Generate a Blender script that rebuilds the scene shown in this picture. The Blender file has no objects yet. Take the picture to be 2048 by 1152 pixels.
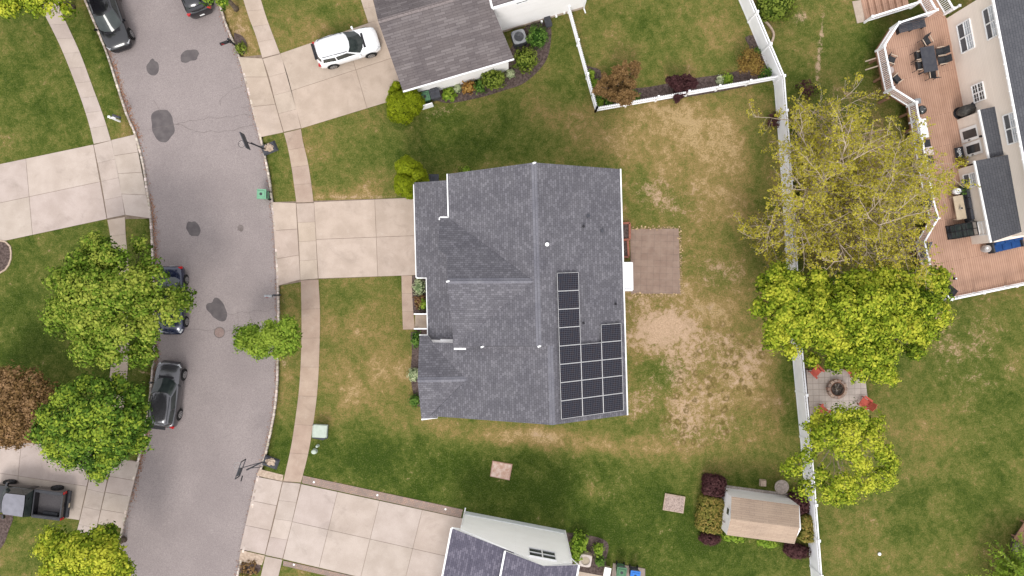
import bpy, math, random
import numpy as np
from mathutils import Vector, Matrix, noise
random.seed(7)
scene = bpy.context.scene
COL = scene.collection
H = 48.0
K = 0.75 / 1024
def P(px, py, h=0.0):
    s = (H - h) * K
    return Vector(((px - 1024) * s, (576 - py) * s, h))
def ray(px, py, p0, n):
    """point on the plane (p0, n) seen at photo position px, py"""
    o = Vector((0, 0, H)); d = Vector(((px - 1024) * K, (576 - py) * K, -1))
    t = (p0 - o).dot(n) / d.dot(n)
    return o + d * t
def plane3(a, b, c):
    n = (b - a).cross(c - a).normalized()
    if n.z < 0: n = -n
    return a, n
def srgb(r, g, b):
    f = lambda c: (c/255/12.92) if c/255 <= .04045 else ((c/255+.055)/1.055)**2.4
    return (f(r), f(g), f(b))

# ------------------------------------------------------------------ materials
def newmat(name):
    m = bpy.data.materials.new(name); m.use_nodes = True
    nt = m.node_tree; nt.nodes.clear()
    out = nt.nodes.new('ShaderNodeOutputMaterial'); b = nt.nodes.new('ShaderNodeBsdfPrincipled')
    nt.links.new(b.outputs[0], out.inputs[0])
    return m, nt, b
def N(nt, typ, **kw):
    n = nt.nodes.new(typ)
    for k, v in kw.items():
        if k.startswith('i_'):
            key = k[2:]; key = int(key) if key.isdigit() else key.replace('_', ' ')
            n.inputs[key].default_value = v
        else: setattr(n, k, v)
    return n
def mixc(nt, fac, a, b, blend='MIX'):
    n = nt.nodes.new('ShaderNodeMix'); n.data_type = 'RGBA'; n.blend_type = blend
    for sock, v in ((n.inputs[0], fac), (n.inputs[6], a), (n.inputs[7], b)):
        if hasattr(v, 'links') or isinstance(v, bpy.types.NodeSocket): nt.links.new(v, sock)
        elif isinstance(v, (int, float)): sock.default_value = v
        else: sock.default_value = (*v[:3], 1)
    return n.outputs[2]
def mathn(nt, op, a, b=0.0, clamp=False):
    n = nt.nodes.new('ShaderNodeMath'); n.operation = op; n.use_clamp = clamp
    for sock, v in ((n.inputs[0], a), (n.inputs[1], b)):
        if isinstance(v, bpy.types.NodeSocket): nt.links.new(v, sock)
        else: sock.default_value = v
    return n.outputs[0]
def noisef(nt, coord, scale, detail=4, rough=.55, dist=0.0):
    n = N(nt, 'ShaderNodeTexNoise'); n.inputs['Scale'].default_value = scale
    n.inputs['Detail'].default_value = detail; n.inputs['Roughness'].default_value = rough
    n.inputs['Distortion'].default_value = dist
    nt.links.new(coord, n.inputs['Vector']); return n.outputs[0]
def ramp(nt, fac, lo, hi):
    n = nt.nodes.new('ShaderNodeMapRange'); n.inputs[1].default_value = lo; n.inputs[2].default_value = hi
    n.interpolation_type = 'SMOOTHSTEP'
    nt.links.new(fac, n.inputs[0]); return n.outputs[0]
def bump(nt, b, hgt, strength=.4, dist=.02):
    n = N(nt, 'ShaderNodeBump'); n.inputs['Strength'].default_value = strength; n.inputs['Distance'].default_value = dist
    nt.links.new(hgt, n.inputs['Height']); nt.links.new(n.outputs[0], b.inputs['Normal'])
def coords(nt, kind='Object'):
    return nt.nodes.new('ShaderNodeTexCoord').outputs[kind]
def wpos(nt):
    return nt.nodes.new('ShaderNodeNewGeometry').outputs['Position']

def simple(name, c1, c2=None, scale=3, rough=.7, metal=0.0, bmp=0.0, bscale=20, fine=0.0, attr=False, coat=0.0):
    m, nt, b = newmat(name)
    c2 = c2 or tuple(x * .75 for x in c1)
    co = coords(nt)
    c = mixc(nt, ramp(nt, noisef(nt, co, scale, 5), .3, .7), c1, c2)
    if attr and name.find('concrete') >= 0:
        c = mixc(nt, mathn(nt, 'MULTIPLY', ramp(nt, noisef(nt, co, .55, 7, .7, 1.2), .52, .72), .38), c, tuple(x*.66 for x in c2))
        c = mixc(nt, mathn(nt, 'MULTIPLY', ramp(nt, noisef(nt, co, 1.9, 6, .7), .55, .8), .3), c, (.62, .56, .50))
    if fine:
        f = noisef(nt, co, bscale, 2)
        c = mixc(nt, mathn(nt, 'MULTIPLY', ramp(nt, f, .35, .75), fine), c, (0.0, 0.0, 0.0))
    if attr:
        at = N(nt, 'ShaderNodeVertexColor', layer_name='col')
        c = mixc(nt, 1.0, c, at.outputs[0], 'MULTIPLY')
    nt.links.new(c, b.inputs['Base Color'])
    b.inputs['Roughness'].default_value = rough; b.inputs['Metallic'].default_value = metal
    if coat: b.inputs['Coat Weight'].default_value = coat; b.inputs['Coat Roughness'].default_value = .08
    if bmp: bump(nt, b, noisef(nt, co, bscale, 3), bmp)
    return m

def shingles(name, c1, c2, w=.33, h=.145, dark=.45, tone=.3):
    m, nt, b = newmat(name)
    uv = coords(nt, 'UV')
    br = N(nt, 'ShaderNodeTexBrick', offset=.37, offset_frequency=2, squash=1)
    br.inputs['Scale'].default_value = 1; br.inputs['Brick Width'].default_value = w; br.inputs['Row Height'].default_value = h
    br.inputs['Mortar Size'].default_value = .012; br.inputs['Mortar Smooth'].default_value = .6
    br.inputs['Bias'].default_value = -.35
    br.inputs['Color1'].default_value = (*c1, 1); br.inputs['Color2'].default_value = (*c2, 1)
    br.inputs['Mortar'].default_value = (*[x * dark for x in c1], 1)
    nt.links.new(uv, br.inputs['Vector'])
    co = wpos(nt)
    c = mixc(nt, ramp(nt, noisef(nt, co, .9, 5), .3, .75), br.outputs[0], mixc(nt, 1, br.outputs[0], (1-tone, 1-tone, 1-tone*.9), 'MULTIPLY'))
    gr = noisef(nt, co, 38, 2)
    c = mixc(nt, mathn(nt, 'MULTIPLY', ramp(nt, gr, .4, .75), .35), c, tuple(x * 1.9 for x in c1))
    nt.links.new(c, b.inputs['Base Color']); b.inputs['Roughness'].default_value = .95
    bump(nt, b, br.outputs[1], -.5, .02)
    return m
def boards(name, c1, c2, w=.14, L=4.0, gap=.01, dark=.35, rough=.7):
    m, nt, b = newmat(name)
    br = N(nt, 'ShaderNodeTexBrick', offset=.43); br.inputs['Scale'].default_value = 1
    br.inputs['Brick Width'].default_value = L; br.inputs['Row Height'].default_value = w
    br.inputs['Mortar Size'].default_value = gap; br.inputs['Mortar Smooth'].default_value = .3
    br.inputs['Color1'].default_value = (*c1, 1); br.inputs['Color2'].default_value = (*c2, 1)
    br.inputs['Mortar'].default_value = (*[x * dark for x in c1], 1)
    nt.links.new(coords(nt, 'UV'), br.inputs['Vector'])
    c = mixc(nt, ramp(nt, noisef(nt, wpos(nt), 1.2, 6), .3, .8), br.outputs[0], mixc(nt, 1, br.outputs[0], (.95, .945, .94) if 'siding' in name else (.82, .8, .78), 'MULTIPLY'))
    nt.links.new(c, b.inputs['Base Color']); b.inputs['Roughness'].default_value = rough
    bump(nt, b, br.outputs[1], -.5, .01)
    return m
def pavers(name, c1, c2, mort, w, h, gap=.015, rough=.9, offset=0.0, moss=None):
    m, nt, b = newmat(name)
    br = N(nt, 'ShaderNodeTexBrick', offset=offset); br.inputs['Scale'].default_value = 1
    br.inputs['Brick Width'].default_value = w; br.inputs['Row Height'].default_value = h
    br.inputs['Mortar Size'].default_value = gap; br.inputs['Mortar Smooth'].default_value = .5
    br.inputs['Color1'].default_value = (*c1, 1); br.inputs['Color2'].default_value = (*c2, 1); br.inputs['Mortar'].default_value = (*mort, 1)
    nt.links.new(coords(nt, 'UV'), br.inputs['Vector'])
    co = wpos(nt)
    c = mixc(nt, mathn(nt, 'MULTIPLY', ramp(nt, noisef(nt, co, 1.5, 6, .65), .35, .7), .6), br.outputs[0], moss or tuple(x * .7 for x in c1))
    c = mixc(nt, mathn(nt, 'MULTIPLY', ramp(nt, noisef(nt, co, 25, 2), .55, .75), .3), c, tuple(min(1, x * 1.7) for x in c1))
    nt.links.new(c, b.inputs['Base Color']); b.inputs['Roughness'].default_value = rough
    return m
def leafmat(name):
    m, nt, b = newmat(name)
    at = N(nt, 'ShaderNodeVertexColor', layer_name='col')
    nt.links.new(at.outputs[0], b.inputs['Base Color']); b.inputs['Roughness'].default_value = .6
    b.inputs['Specular IOR Level'].default_value = .25
    tr = nt.nodes.new('ShaderNodeBsdfTranslucent'); nt.links.new(at.outputs[0], tr.inputs[0])
    mx = nt.nodes.new('ShaderNodeMixShader'); mx.inputs[0].default_value = .3
    out = [n for n in nt.nodes if n.type == 'OUTPUT_MATERIAL'][0]
    nt.links.new(b.outputs[0], mx.inputs[1]); nt.links.new(tr.outputs[0], mx.inputs[2]); nt.links.new(mx.outputs[0], out.inputs[0])
    return m

M = {}
M['leaf'] = leafmat('leaf')
M['bark'] = simple('bark', (.16, .13, .10), (.09, .07, .055), 6, .95, bmp=.5)
M['palebark'] = simple('pale_bark', (.50, .42, .33), (.36, .29, .22), 6, .95)
M['white'] = simple('white_vinyl', (.86, .86, .88), (.80, .80, .83), 2, .45)
M['trim'] = simple('white_trim', (.80, .80, .80), (.74, .74, .74), 1.5, .5)
M['roof'] = shingles('roof_shingles', (.118, .116, .131), (.215, .211, .236), w=.23, h=.15, tone=.22)
M['roof_flat'] = shingles('ridge_cap', (.165, .165, .19), (.20, .20, .225), w=.25, h=.3, dark=.7)
M['roof2'] = shingles('weathered_shingles', (.125, .110, .112), (.21, .19, .192), w=.7, h=.17, tone=.22)
M['roof3'] = shingles('violet_shingles', (.105, .10, .135), (.24, .225, .28), w=.3, h=.15, tone=.2)
M['roof4'] = shingles('charcoal_shingles', (.085, .088, .10), (.11, .113, .125), w=.3, h=.14, tone=.2)
M['shedroof'] = shingles('tan_shingles', (.37, .285, .22), (.30, .225, .172), w=.9, h=.145, dark=.6, tone=.15)
M['siding'] = boards('white_siding', (.84, .82, .82), (.82, .80, .80), .16, 40, .008, .8, .5)
M['siding_green'] = boards('pale_siding', (.93, .93, .92), (.91, .91, .90), .16, 40, .008, .85, .5)
M['beige'] = boards('beige_siding', (.80, .71, .63), (.77, .68, .60), .13, 40, .008, .8, .6)
M['deck'] = boards('deck_boards', (.48, .305, .225), (.43, .27, .20), .145, 5, .014, .5)
M['deckdark'] = simple('deck_fascia', (.26, .13, .085), (.18, .09, .06), 3, .7)
M['wood'] = simple('brown_wood', (.33, .19, .13), (.26, .15, .10), 3, .8)
M['skyglass'] = simple('painted_sky_glass', (.50, .53, .56), (.30, .33, .36), 1.5, .15)  # pale sky reflection painted into the pane colour
M['glass'] = simple('window_glass', (.035, .04, .045), (.07, .075, .08), .8, .06)
M['screen'] = simple('window_screen', (.12, .125, .135), (.10, .10, .11), 2, .5)
M['carglass'] = simple('car_glass', (.02, .028, .028), (.05, .062, .06), 1.2, .05)
M['black'] = simple('black_plastic', (.02, .02, .023), (.035, .035, .04), 5, .5)
M['dark'] = simple('dark_grey', (.045, .047, .055), (.065, .067, .075), 5, .6)
M['charcoal'] = simple('charcoal_top', (.055, .058, .072), (.075, .078, .09), 4, .6)
M['rubber'] = simple('rubber', (.015, .015, .016), (.03, .03, .03), 8, .85)
M['metal'] = simple('light_metal', (.55, .55, .56), (.42, .42, .43), 5, .35, .7)
M['greymetal'] = simple('grey_metal', (.30, .31, .33), (.22, .23, .25), 5, .5, .2)
M['binlid'] = simple('green_bin', (.10, .20, .12), (.07, .155, .09), 4, .55)
M['binpale'] = simple('pale_green_bin', (.18, .37, .25), (.14, .31, .20), 4, .6)
M['blue'] = simple('blue_cover', (.02, .07, .22), (.015, .05, .17), 3, .7)
M['binblue'] = simple('blue_plastic', (.05, .20, .62), (.04, .16, .5), 3, .5)
M['red'] = simple('red_plastic', (.60, .14, .10), (.50, .10, .075), 4, .5)
M['redlight'] = simple('red_lamp', (.5, .015, .02), (.35, .01, .01), 4, .2)
M['amber'] = simple('amber_lamp', (.7, .25, .03), (.6, .2, .02), 4, .2)
M['lamp'] = simple('clear_lamp', (.55, .57, .6), (.35, .37, .4), 9, .15)
M['paleg'] = simple('pale_green_metal', (.44, .50, .44), (.38, .44, .38), 4, .55)
M['brick'] = pavers('red_brick', (.36, .13, .09), (.30, .10, .07), (.25, .2, .17), .2, .09, .01, offset=.5)
M['concrete'] = simple('concrete', (.50, .415, .35), (.425, .35, .29), .9, .9, bmp=.15, bscale=30, fine=.16, attr=True)
M['concrete_pale'] = simple('pale_concrete', (.50, .43, .39), (.43, .365, .325), .8, .9, bmp=.15, bscale=30, fine=.16, attr=True)
M['concrete_brown'] = simple('brown_concrete', (.44, .345, .28), (.37, .28, .225), 1.1, .9, bmp=.15, bscale=30, fine=.2, attr=True)
M['joint'] = simple('joint_sand', (.17, .13, .10), (.24, .19, .15), 4, .95)
M['kerb'] = simple('kerb_block', (.66, .61, .56), (.42, .36, .31), 7, .9, attr=True)
M['mulch'] = simple('mulch', (.075, .055, .05), (.16, .12, .11), 6, .98, bmp=1, bscale=18, fine=.5)
M['tanstone'] = simple('tan_stone', (.50, .40, .32), (.35, .27, .21), 6, .9, bmp=.6)
M['stone'] = simple('grey_stone', (.42, .38, .35), (.25, .22, .2), 9, .9, bmp=.6)
M['dirt'] = simple('dirt', (.42, .29, .19), (.28, .19, .12), 5, .98, bmp=.8, bscale=22)
M['patio'] = pavers('weathered_pavers', (.25, .18, .145), (.22, .155, .125), (.17, .13, .11), .45, .45, .02, moss=(.31, .235, .19))
M['firepavers'] = pavers('pale_pavers', (.58, .51, .46), (.53, .46, .41), (.30, .25, .22), .42, .42, .02)
M['borderpavers'] = pavers('brown_pavers', (.27, .215, .19), (.36, .25, .20), (.19, .15, .13), .16, .12, .012, offset=.5)
M['asphaltpatch'] = simple('asphalt_patch', (.105, .094, .098), (.14, .126, .128), 2.5, .95, bmp=.3, bscale=40, fine=.2)
M['crack'] = simple('crack', (.13, .11, .105), (.19, .165, .16), 4, .98)
M['litter'] = simple('leaf_litter', (.34, .17, .09), (.20, .10, .055), 9, .98, attr=True)
M['fabric'] = simple('black_sling', (.035, .037, .042), (.055, .057, .062), 8, .85)
M['arm'] = simple('tan_arm', (.55, .45, .36), (.48, .38, .3), 8, .6)
M['beigetop'] = simple('beige_table', (.55, .46, .34), (.48, .40, .30), 4, .7)
M['cellgrid'] = None

def paint(name, c, metal=.4):
    m, nt, b = newmat(name)
    nt.links.new(mixc(nt, noisef(nt, coords(nt), 1.2, 3), c, tuple(x * .8 for x in c)), b.inputs['Base Color'])
    b.inputs['Roughness'].default_value = .25; b.inputs['Metallic'].default_value = metal
    b.inputs['Coat Weight'].default_value = .8; b.inputs['Coat Roughness'].default_value = .04
    return m
M['p_white'] = paint('white_paint', (.82, .83, .85), 0)
M['p_grey'] = paint('grey_paint', (.10, .10, .112), .6)
M['p_black'] = paint('black_paint', (.012, .012, .016), .2)
M['p_darkblue'] = paint('navy_paint', (.012, .018, .05), .3)

# solar cells
m, nt, b = newmat('solar_cells')
br = N(nt, 'ShaderNodeTexBrick', offset=0.0); br.inputs['Scale'].default_value = 1
br.inputs['Brick Width'].default_value = .128; br.inputs['Row Height'].default_value = .128
br.inputs['Mortar Size'].default_value = .009; br.inputs['Mortar Smooth'].default_value = .1
br.inputs['Color1'].default_value = (.012, .014, .024, 1); br.inputs['Color2'].default_value = (.022, .016, .02, 1)
br.inputs['Mortar'].default_value = (.085, .09, .11, 1)
nt.links.new(coords(nt, 'UV'), br.inputs['Vector']); nt.links.new(br.outputs[0], b.inputs['Base Color'])
b.inputs['Roughness'].default_value = .35
M['cells'] = m

# asphalt
m, nt, b = newmat('asphalt')
co = wpos(nt)
c = mixc(nt, ramp(nt, noisef(nt, co, .25, 5), .3, .7), (.295, .258, .254), (.245, .213, .212))
c = mixc(nt, mathn(nt, 'MULTIPLY', ramp(nt, noisef(nt, co, 14, 4, .8), .44, .60), .5), c, (.17, .145, .145))
c = mixc(nt, mathn(nt, 'MULTIPLY', ramp(nt, noisef(nt, co, 20, 3, .8), .54, .68), .65), c, (.50, .45, .43))
c = mixc(nt, mathn(nt, 'MULTIPLY', ramp(nt, noisef(nt, co, 1.1, 6, .6), .58, .75), .3), c, (.36, .32, .31))
nt.links.new(c, b.inputs['Base Color']); b.inputs['Roughness'].default_value = .95
bump(nt, b, noisef(nt, co, 45, 2), .4, .01)
M['asphalt'] = m

# lawn: attribute tint.r = dryness, tint.g = bare soil, tint.b = clumps of dead grass
m, nt, b = newmat('lawn')
co = wpos(nt)
at = N(nt, 'ShaderNodeVertexColor', layer_name='tint')
sp = nt.nodes.new('ShaderNodeSeparateColor'); nt.links.new(at.outputs[0], sp.inputs[0])
n1 = noisef(nt, co, .45, 6, .6, .4); n2 = noisef(nt, co, 2.6, 5, .65, .6); n3 = noisef(nt, co, 11, 4, .7, .8); n4 = noisef(nt, co, 13, 3, .75)
d = mathn(nt, 'ADD', sp.outputs[0], mathn(nt, 'MULTIPLY', mathn(nt, 'SUBTRACT', n1, .5), 1.15))
d = mathn(nt, 'ADD', d, mathn(nt, 'MULTIPLY', mathn(nt, 'SUBTRACT', n2, .5), .95))
d = mathn(nt, 'ADD', d, mathn(nt, 'MULTIPLY', mathn(nt, 'SUBTRACT', n3, .5), 1.0))
d = mathn(nt, 'ADD', d, .075)
sx = nt.nodes.new('ShaderNodeSeparateXYZ'); nt.links.new(co, sx.inputs[0])
st = mathn(nt, 'SINE', mathn(nt, 'ADD', mathn(nt, 'MULTIPLY', mathn(nt, 'ADD', mathn(nt, 'MULTIPLY', sx.outputs[0], .84), mathn(nt, 'MULTIPLY', sx.outputs[1], .54)), 6.5), mathn(nt, 'MULTIPLY', n1, 5)))
d = mathn(nt, 'ADD', d, mathn(nt, 'MULTIPLY', st, .028))
cr = nt.nodes.new('ShaderNodeValToRGB'); nt.links.new(d, cr.inputs[0])
els = cr.color_ramp.elements
stops = [(0.0, (.034, .062, .007)), (.22, (.072, .100, .016)), (.42, (.126, .138, .032)), (.62, (.200, .164, .052)), (.82, (.295, .205, .086)), (1.0, (.44, .315, .165))]
els[0].position = 0; els[0].color = (*stops[0][1], 1); els[1].position = 1; els[1].color = (*stops[-1][1], 1)
for p_, c_ in stops[1:-1]:
    e = els.new(p_); e.color = (*c_, 1)
c = cr.outputs[0]
# mowing lines

c = mixc(nt, mathn(nt, 'MULTIPLY', ramp(nt, n4, .44, .60), .34), c, (.028, .045, .006))
c = mixc(nt, mathn(nt, 'MULTIPLY', ramp(nt, noisef(nt, co, 12, 3, .8), .54, .68), .30), c, (.40, .37, .16))
# bare soil
bs = mathn(nt, 'ADD', sp.outputs[1], mathn(nt, 'MULTIPLY', mathn(nt, 'SUBTRACT', n2, .5), 1.5))
bs = mathn(nt, 'ADD', bs, mathn(nt, 'MULTIPLY', mathn(nt, 'SUBTRACT', n1, .5), 1.3))
bs = mathn(nt, 'ADD', bs, mathn(nt, 'MULTIPLY', mathn(nt, 'SUBTRACT', n3, .5), 1.6))
soil = mixc(nt, ramp(nt, n3, .38, .62), (.57, .41, .295), (.37, .262, .17))
c = mixc(nt, mathn(nt, 'MULTIPLY', ramp(nt, bs, .34, .72), .92), c, soil)
# clumps
vo = N(nt, 'ShaderNodeTexVoronoi', feature='F1'); vo.inputs['Scale'].default_value = 1.55; vo.inputs['Randomness'].default_value = 1
wv = N(nt, 'ShaderNodeVectorMath', operation='ADD'); nt.links.new(co, wv.inputs[0])
nz = N(nt, 'ShaderNodeTexNoise'); nz.inputs['Scale'].default_value = 3.5; nt.links.new(co, nz.inputs['Vector'])
sc_ = N(nt, 'ShaderNodeVectorMath', operation='SCALE'); sc_.inputs['Scale'].default_value = .35; nt.links.new(nz.outputs[1], sc_.inputs[0])
nt.links.new(sc_.outputs[0], wv.inputs[1]); nt.links.new(wv.outputs[0], vo.inputs['Vector'])
ring = mathn(nt, 'SUBTRACT', 1, mathn(nt, 'MULTIPLY', mathn(nt, 'ABSOLUTE', mathn(nt, 'SUBTRACT', vo.outputs['Distance'], .27)), 6), True)
msk = mathn(nt, 'MULTIPLY', ring, ramp(nt, mathn(nt, 'ADD', sp.outputs[2], mathn(nt, 'MULTIPLY', mathn(nt, 'SUBTRACT', n1, .5), 1.2)), .35, .6))
msk = mathn(nt, 'MULTIPLY', msk, ramp(nt, n3, .33, .50))
c = mixc(nt, mathn(nt, 'MULTIPLY', msk, .95), c, (.115, .085, .025))
nt.links.new(c, b.inputs['Base Color']); b.inputs['Roughness'].default_value = 1; b.inputs['Specular IOR Level'].default_value = .1
bump(nt, b, noisef(nt, co, 30, 3, .7), .9, .04)
M['lawn'] = m

# ------------------------------------------------------------------ mesh builder
class MB:
    def __init__(s, base=(0, 0, 0), udir=None):
        s.v = []; s.f = []; s.m = []; s.c = []; s.b = Vector(base); s.udir = udir; s.smooth = False
    def add(s, vs, fs, mi=0, col=(1, 1, 1)):
        o = len(s.v); s.v += [Vector(q) - s.b for q in vs]
        for f in fs: s.f.append([i + o for i in f]); s.m.append(mi); s.c.append(col)
        return s
    def poly(s, pts, mi=0, col=(1, 1, 1), up=True):
        pts = [Vector(q) for q in pts]
        n = sum((pts[i].cross(pts[(i+1) % len(pts)]) for i in range(len(pts))), Vector())
        if up and n.z < 0: pts = pts[::-1]
        return s.add(pts, [list(range(len(pts)))], mi, col)
    def prism(s, pts, z0, z1, mi=0, col=(1, 1, 1), side=None):
        """pts: points in plan, z0..z1"""
        pts = [Vector((q[0], q[1], 0)) for q in pts]
        n = sum((pts[i].cross(pts[(i+1) % len(pts)]) for i in range(len(pts))), Vector())
        if n.z < 0: pts = pts[::-1]
        k = len(pts)
        vs = [(q.x, q.y, z0) for q in pts] + [(q.x, q.y, z1) for q in pts]
        s.add(vs, [list(range(k, 2*k))], mi, col)
        s.add(vs, [[i, (i+1) % k, k+(i+1) % k, k+i] for i in range(k)] + [list(range(k))[::-1]], mi if side is None else side, col)
        return s
    def slab(s, pts, t, mi=0, side=None):
        """tilted plate: pts 3D top outline, thickness t downwards"""
        pts = [Vector(q) for q in pts]
        n = sum((pts[i].cross(pts[(i+1) % len(pts)]) for i in range(len(pts))), Vector())
        if n.z < 0: pts = pts[::-1]
        k = len(pts); lo = [q - Vector((0, 0, t)) for q in pts]; vs = lo + pts
        s.add(vs, [list(range(k, 2*k))], mi)
        s.add(vs, [[i, (i+1) % k, k+(i+1) % k, k+i] for i in range(k)] + [list(range(k))[::-1]], mi if side is None else side)
        return s
    def box(s, c, sz, rz=0.0, mi=0, mat=None, taper=1.0):
        c = Vector(c); x, y, z = [q / 2 for q in sz]
        R = Matrix.Rotation(rz, 3, 'Z')
        if mat is not None: R = mat
        vs = []
        for dz in (-1, 1):
            t = taper if dz > 0 else 1
            for dx, dy in ((-1, -1), (1, -1), (1, 1), (-1, 1)):
                vs.append(c + R @ Vector((dx*x*t, dy*y*t, dz*z)))
        return s.add(vs, [[0, 3, 2, 1], [4, 5, 6, 7], [0, 1, 5, 4], [1, 2, 6, 5], [2, 3, 7, 6], [3, 0, 4, 7]], mi)
    def bar(s, a, b, w, h, mi=0):
        a = Vector(a); b = Vector(b); d = b - a; L = d.length
        if L < 1e-6: return s
        x = d.normalized(); up = Vector((0, 0, 1)) if abs(x.z) < .9 else Vector((0, 1, 0))
        y = up.cross(x).normalized(); z = x.cross(y)
        return s.box((a+b)/2, (L, w, h), mi=mi, mat=Matrix((x, y, z)).transposed())
    def tube(s, pts, r, n=6, mi=0, cap=True):
        pts = [Vector(q) for q in pts]; rs = r if isinstance(r, (list, tuple)) else [r]*len(pts)
        vs = []
        for i, p in enumerate(pts):
            d = (pts[min(i+1, len(pts)-1)] - pts[max(i-1, 0)])
            d = d.normalized() if d.length > 1e-9 else Vector((0, 0, 1))
            up = Vector((0, 0, 1)) if abs(d.z) < .9 else Vector((1, 0, 0))
            a = up.cross(d).normalized(); bb = d.cross(a)
            for k in range(n):
                t = 2*math.pi*k/n; vs.append(p + (a*math.cos(t) + bb*math.sin(t))*rs[i])
        fs = [[i*n+k, i*n+(k+1) % n, (i+1)*n+(k+1) % n, (i+1)*n+k] for i in range(len(pts)-1) for k in range(n)]
        if cap: fs += [list(range(n))[::-1], [(len(pts)-1)*n+k for k in range(n)]]
        return s.add(vs, fs, mi)
    def lathe(s, c, prof, n=20, mi=0, sx=1, sy=1):
        c = Vector(c); vs = []
        for r, z in prof:
            for k in range(n):
                t = 2*math.pi*k/n; vs.append(c + Vector((r*sx*math.cos(t), r*sy*math.sin(t), z)))
        fs = [[i*n+k, i*n+(k+1) % n, (i+1)*n+(k+1) % n, (i+1)*n+k] for i in range(len(prof)-1) for k in range(n)]
        fs += [list(range(n))[::-1], [(len(prof)-1)*n+k for k in range(n)]]
        return s.add(vs, fs, mi)
    def blob(s, c, r, sc=(1, 1, 1), amp=.15, seed=0, n=12, mi=0):
        c = Vector(c); vs = []
        for i in range(n+1):
            ph = math.pi*i/n
            for k in range(n*2):
                t = math.pi*k/n; d = Vector((math.sin(ph)*math.cos(t), math.sin(ph)*math.sin(t), math.cos(ph)))
                q = 1 + amp*noise.noise(d*2.2 + Vector((seed*3.1, 0, 0)))*2
                vs.append(c + Vector((d.x*sc[0], d.y*sc[1], d.z*sc[2]))*r*q)
        m_ = n*2
        return s.add(vs, [[i*m_+k, (i+1)*m_+k, (i+1)*m_+(k+1) % m_, i*m_+(k+1) % m_] for i in range(n) for k in range(m_)], mi)
    def build(s, name, mats, parent=None, **kw):
        me = bpy.data.meshes.new(name)
        me.from_pydata([tuple(q) for q in s.v], [], s.f)
        mats = mats if isinstance(mats, (list, tuple)) else [mats]
        for m_ in mats: me.materials.append(M[m_] if isinstance(m_, str) else m_)
        me.polygons.foreach_set('material_index', s.m)
        me.uv_layers.new(name='UVMap'); me.color_attributes.new('col', 'FLOAT_COLOR', 'CORNER'); uvl = me.uv_layers['UVMap']; ca = me.color_attributes['col']
        uvs = []; cols = []
        for p, col in zip(me.polygons, s.c):
            n = p.normal
            if abs(n.z) > .999:
                a = Vector(s.udir or (1, 0, 0)).normalized(); bb = Vector((0, 0, 1)).cross(a)
            else:
                a = Vector((0, 0, 1)).cross(n).normalized(); bb = n.cross(a)
            for li in p.loop_indices:
                q = me.vertices[me.loops[li].vertex_index].co
                uvs += [q.dot(a), q.dot(bb)]; cols += [*col, 1]
        uvl.data.foreach_set('uv', uvs); ca.data.foreach_set('color', cols)
        if s.smooth: me.polygons.foreach_set('use_smooth', [True]*len(me.polygons))
        me.update()
        o = bpy.data.objects.new(name, me); COL.objects.link(o)
        if parent: o.parent = parent
        tag(o, **kw)
        return o

def tag(o, label=None, cat=None, group=None, kind=None):
    if label: o['label'] = label
    if cat: o['category'] = cat
    if group: o['group'] = group
    if kind: o['kind'] = kind
    return o
def thing(name, label, cat, loc=(0, 0, 0), rz=0.0, group=None):
    o = bpy.data.objects.new(name, None); COL.objects.link(o); o.empty_display_size = .3
    o.location = loc; o.rotation_euler = (0, 0, rz)
    return tag(o, label, cat, group)
def copy_thing(src, loc, rz, label, group=None):
    r = src.copy(); COL.objects.link(r); r.location = loc; r.rotation_euler = (0, 0, rz); r['label'] = label
    if group: r['group'] = group
    for ch in list(src.children):
        c_ = ch.copy(); COL.objects.link(c_); c_.parent = r
        for g in list(ch.children):
            d_ = g.copy(); COL.objects.link(d_); d_.parent = c_
    return r
def catmull(pts, step=.5):
    pts = [Vector((q[0], q[1], 0)) for q in pts]
    out = []
    e = [pts[0]*2 - pts[1]] + pts + [pts[-1]*2 - pts[-2]]
    for i in range(1, len(e)-2):
        p0, p1, p2, p3 = e[i-1:i+3]; k = max(2, int((p2-p1).length/step))
        for j in range(k):
            t = j/k
            out.append(.5*((2*p1) + (p2-p0)*t + (2*p0-5*p1+4*p2-p3)*t*t + (3*p1-p0-3*p2+p3)*t**3))
    out.append(pts[-1]); return out
def PX(lst, h=0): return [P(a, b_, h) for a, b_ in lst]

# ------------------------------------------------------------------ setting: ground, road, walks
kerbL_px = [(150, -50), (172, 0), (191, 45), (215, 105), (236, 170), (255, 228), (272, 268), (287, 325), (297, 390), (303, 440), (307, 510), (310, 600), (309, 700), (301, 800), (291, 864), (283, 900), (271, 950), (258, 1005), (247, 1055), (238, 1100), (226, 1160), (216, 1210)]
kerbR_px = [(415, -50), (434, 0), (452, 55), (468, 92), (481, 128), (496, 185), (511, 245), (525, 300), (535, 350), (541, 395), (548, 460), (551, 510), (554, 575), (555, 640), (554, 700), (552, 770), (547, 820), (539, 864), (528, 912), (512, 965), (497, 1045), (484, 1105), (472, 1155), (460, 1210)]
KL = catmull(PX(kerbL_px, -.02), .4); KR = catmull(PX(kerbR_px, -.02), .4)
def in_road(xs, ys, pad):
    lx = np.interp(ys, [q.y for q in KL][::-1], [q.x for q in KL][::-1]); rx = np.interp(ys, [q.y for q in KR][::-1], [q.x for q in KR][::-1])
    return (xs > lx - pad) & (xs < rx + pad)

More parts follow.
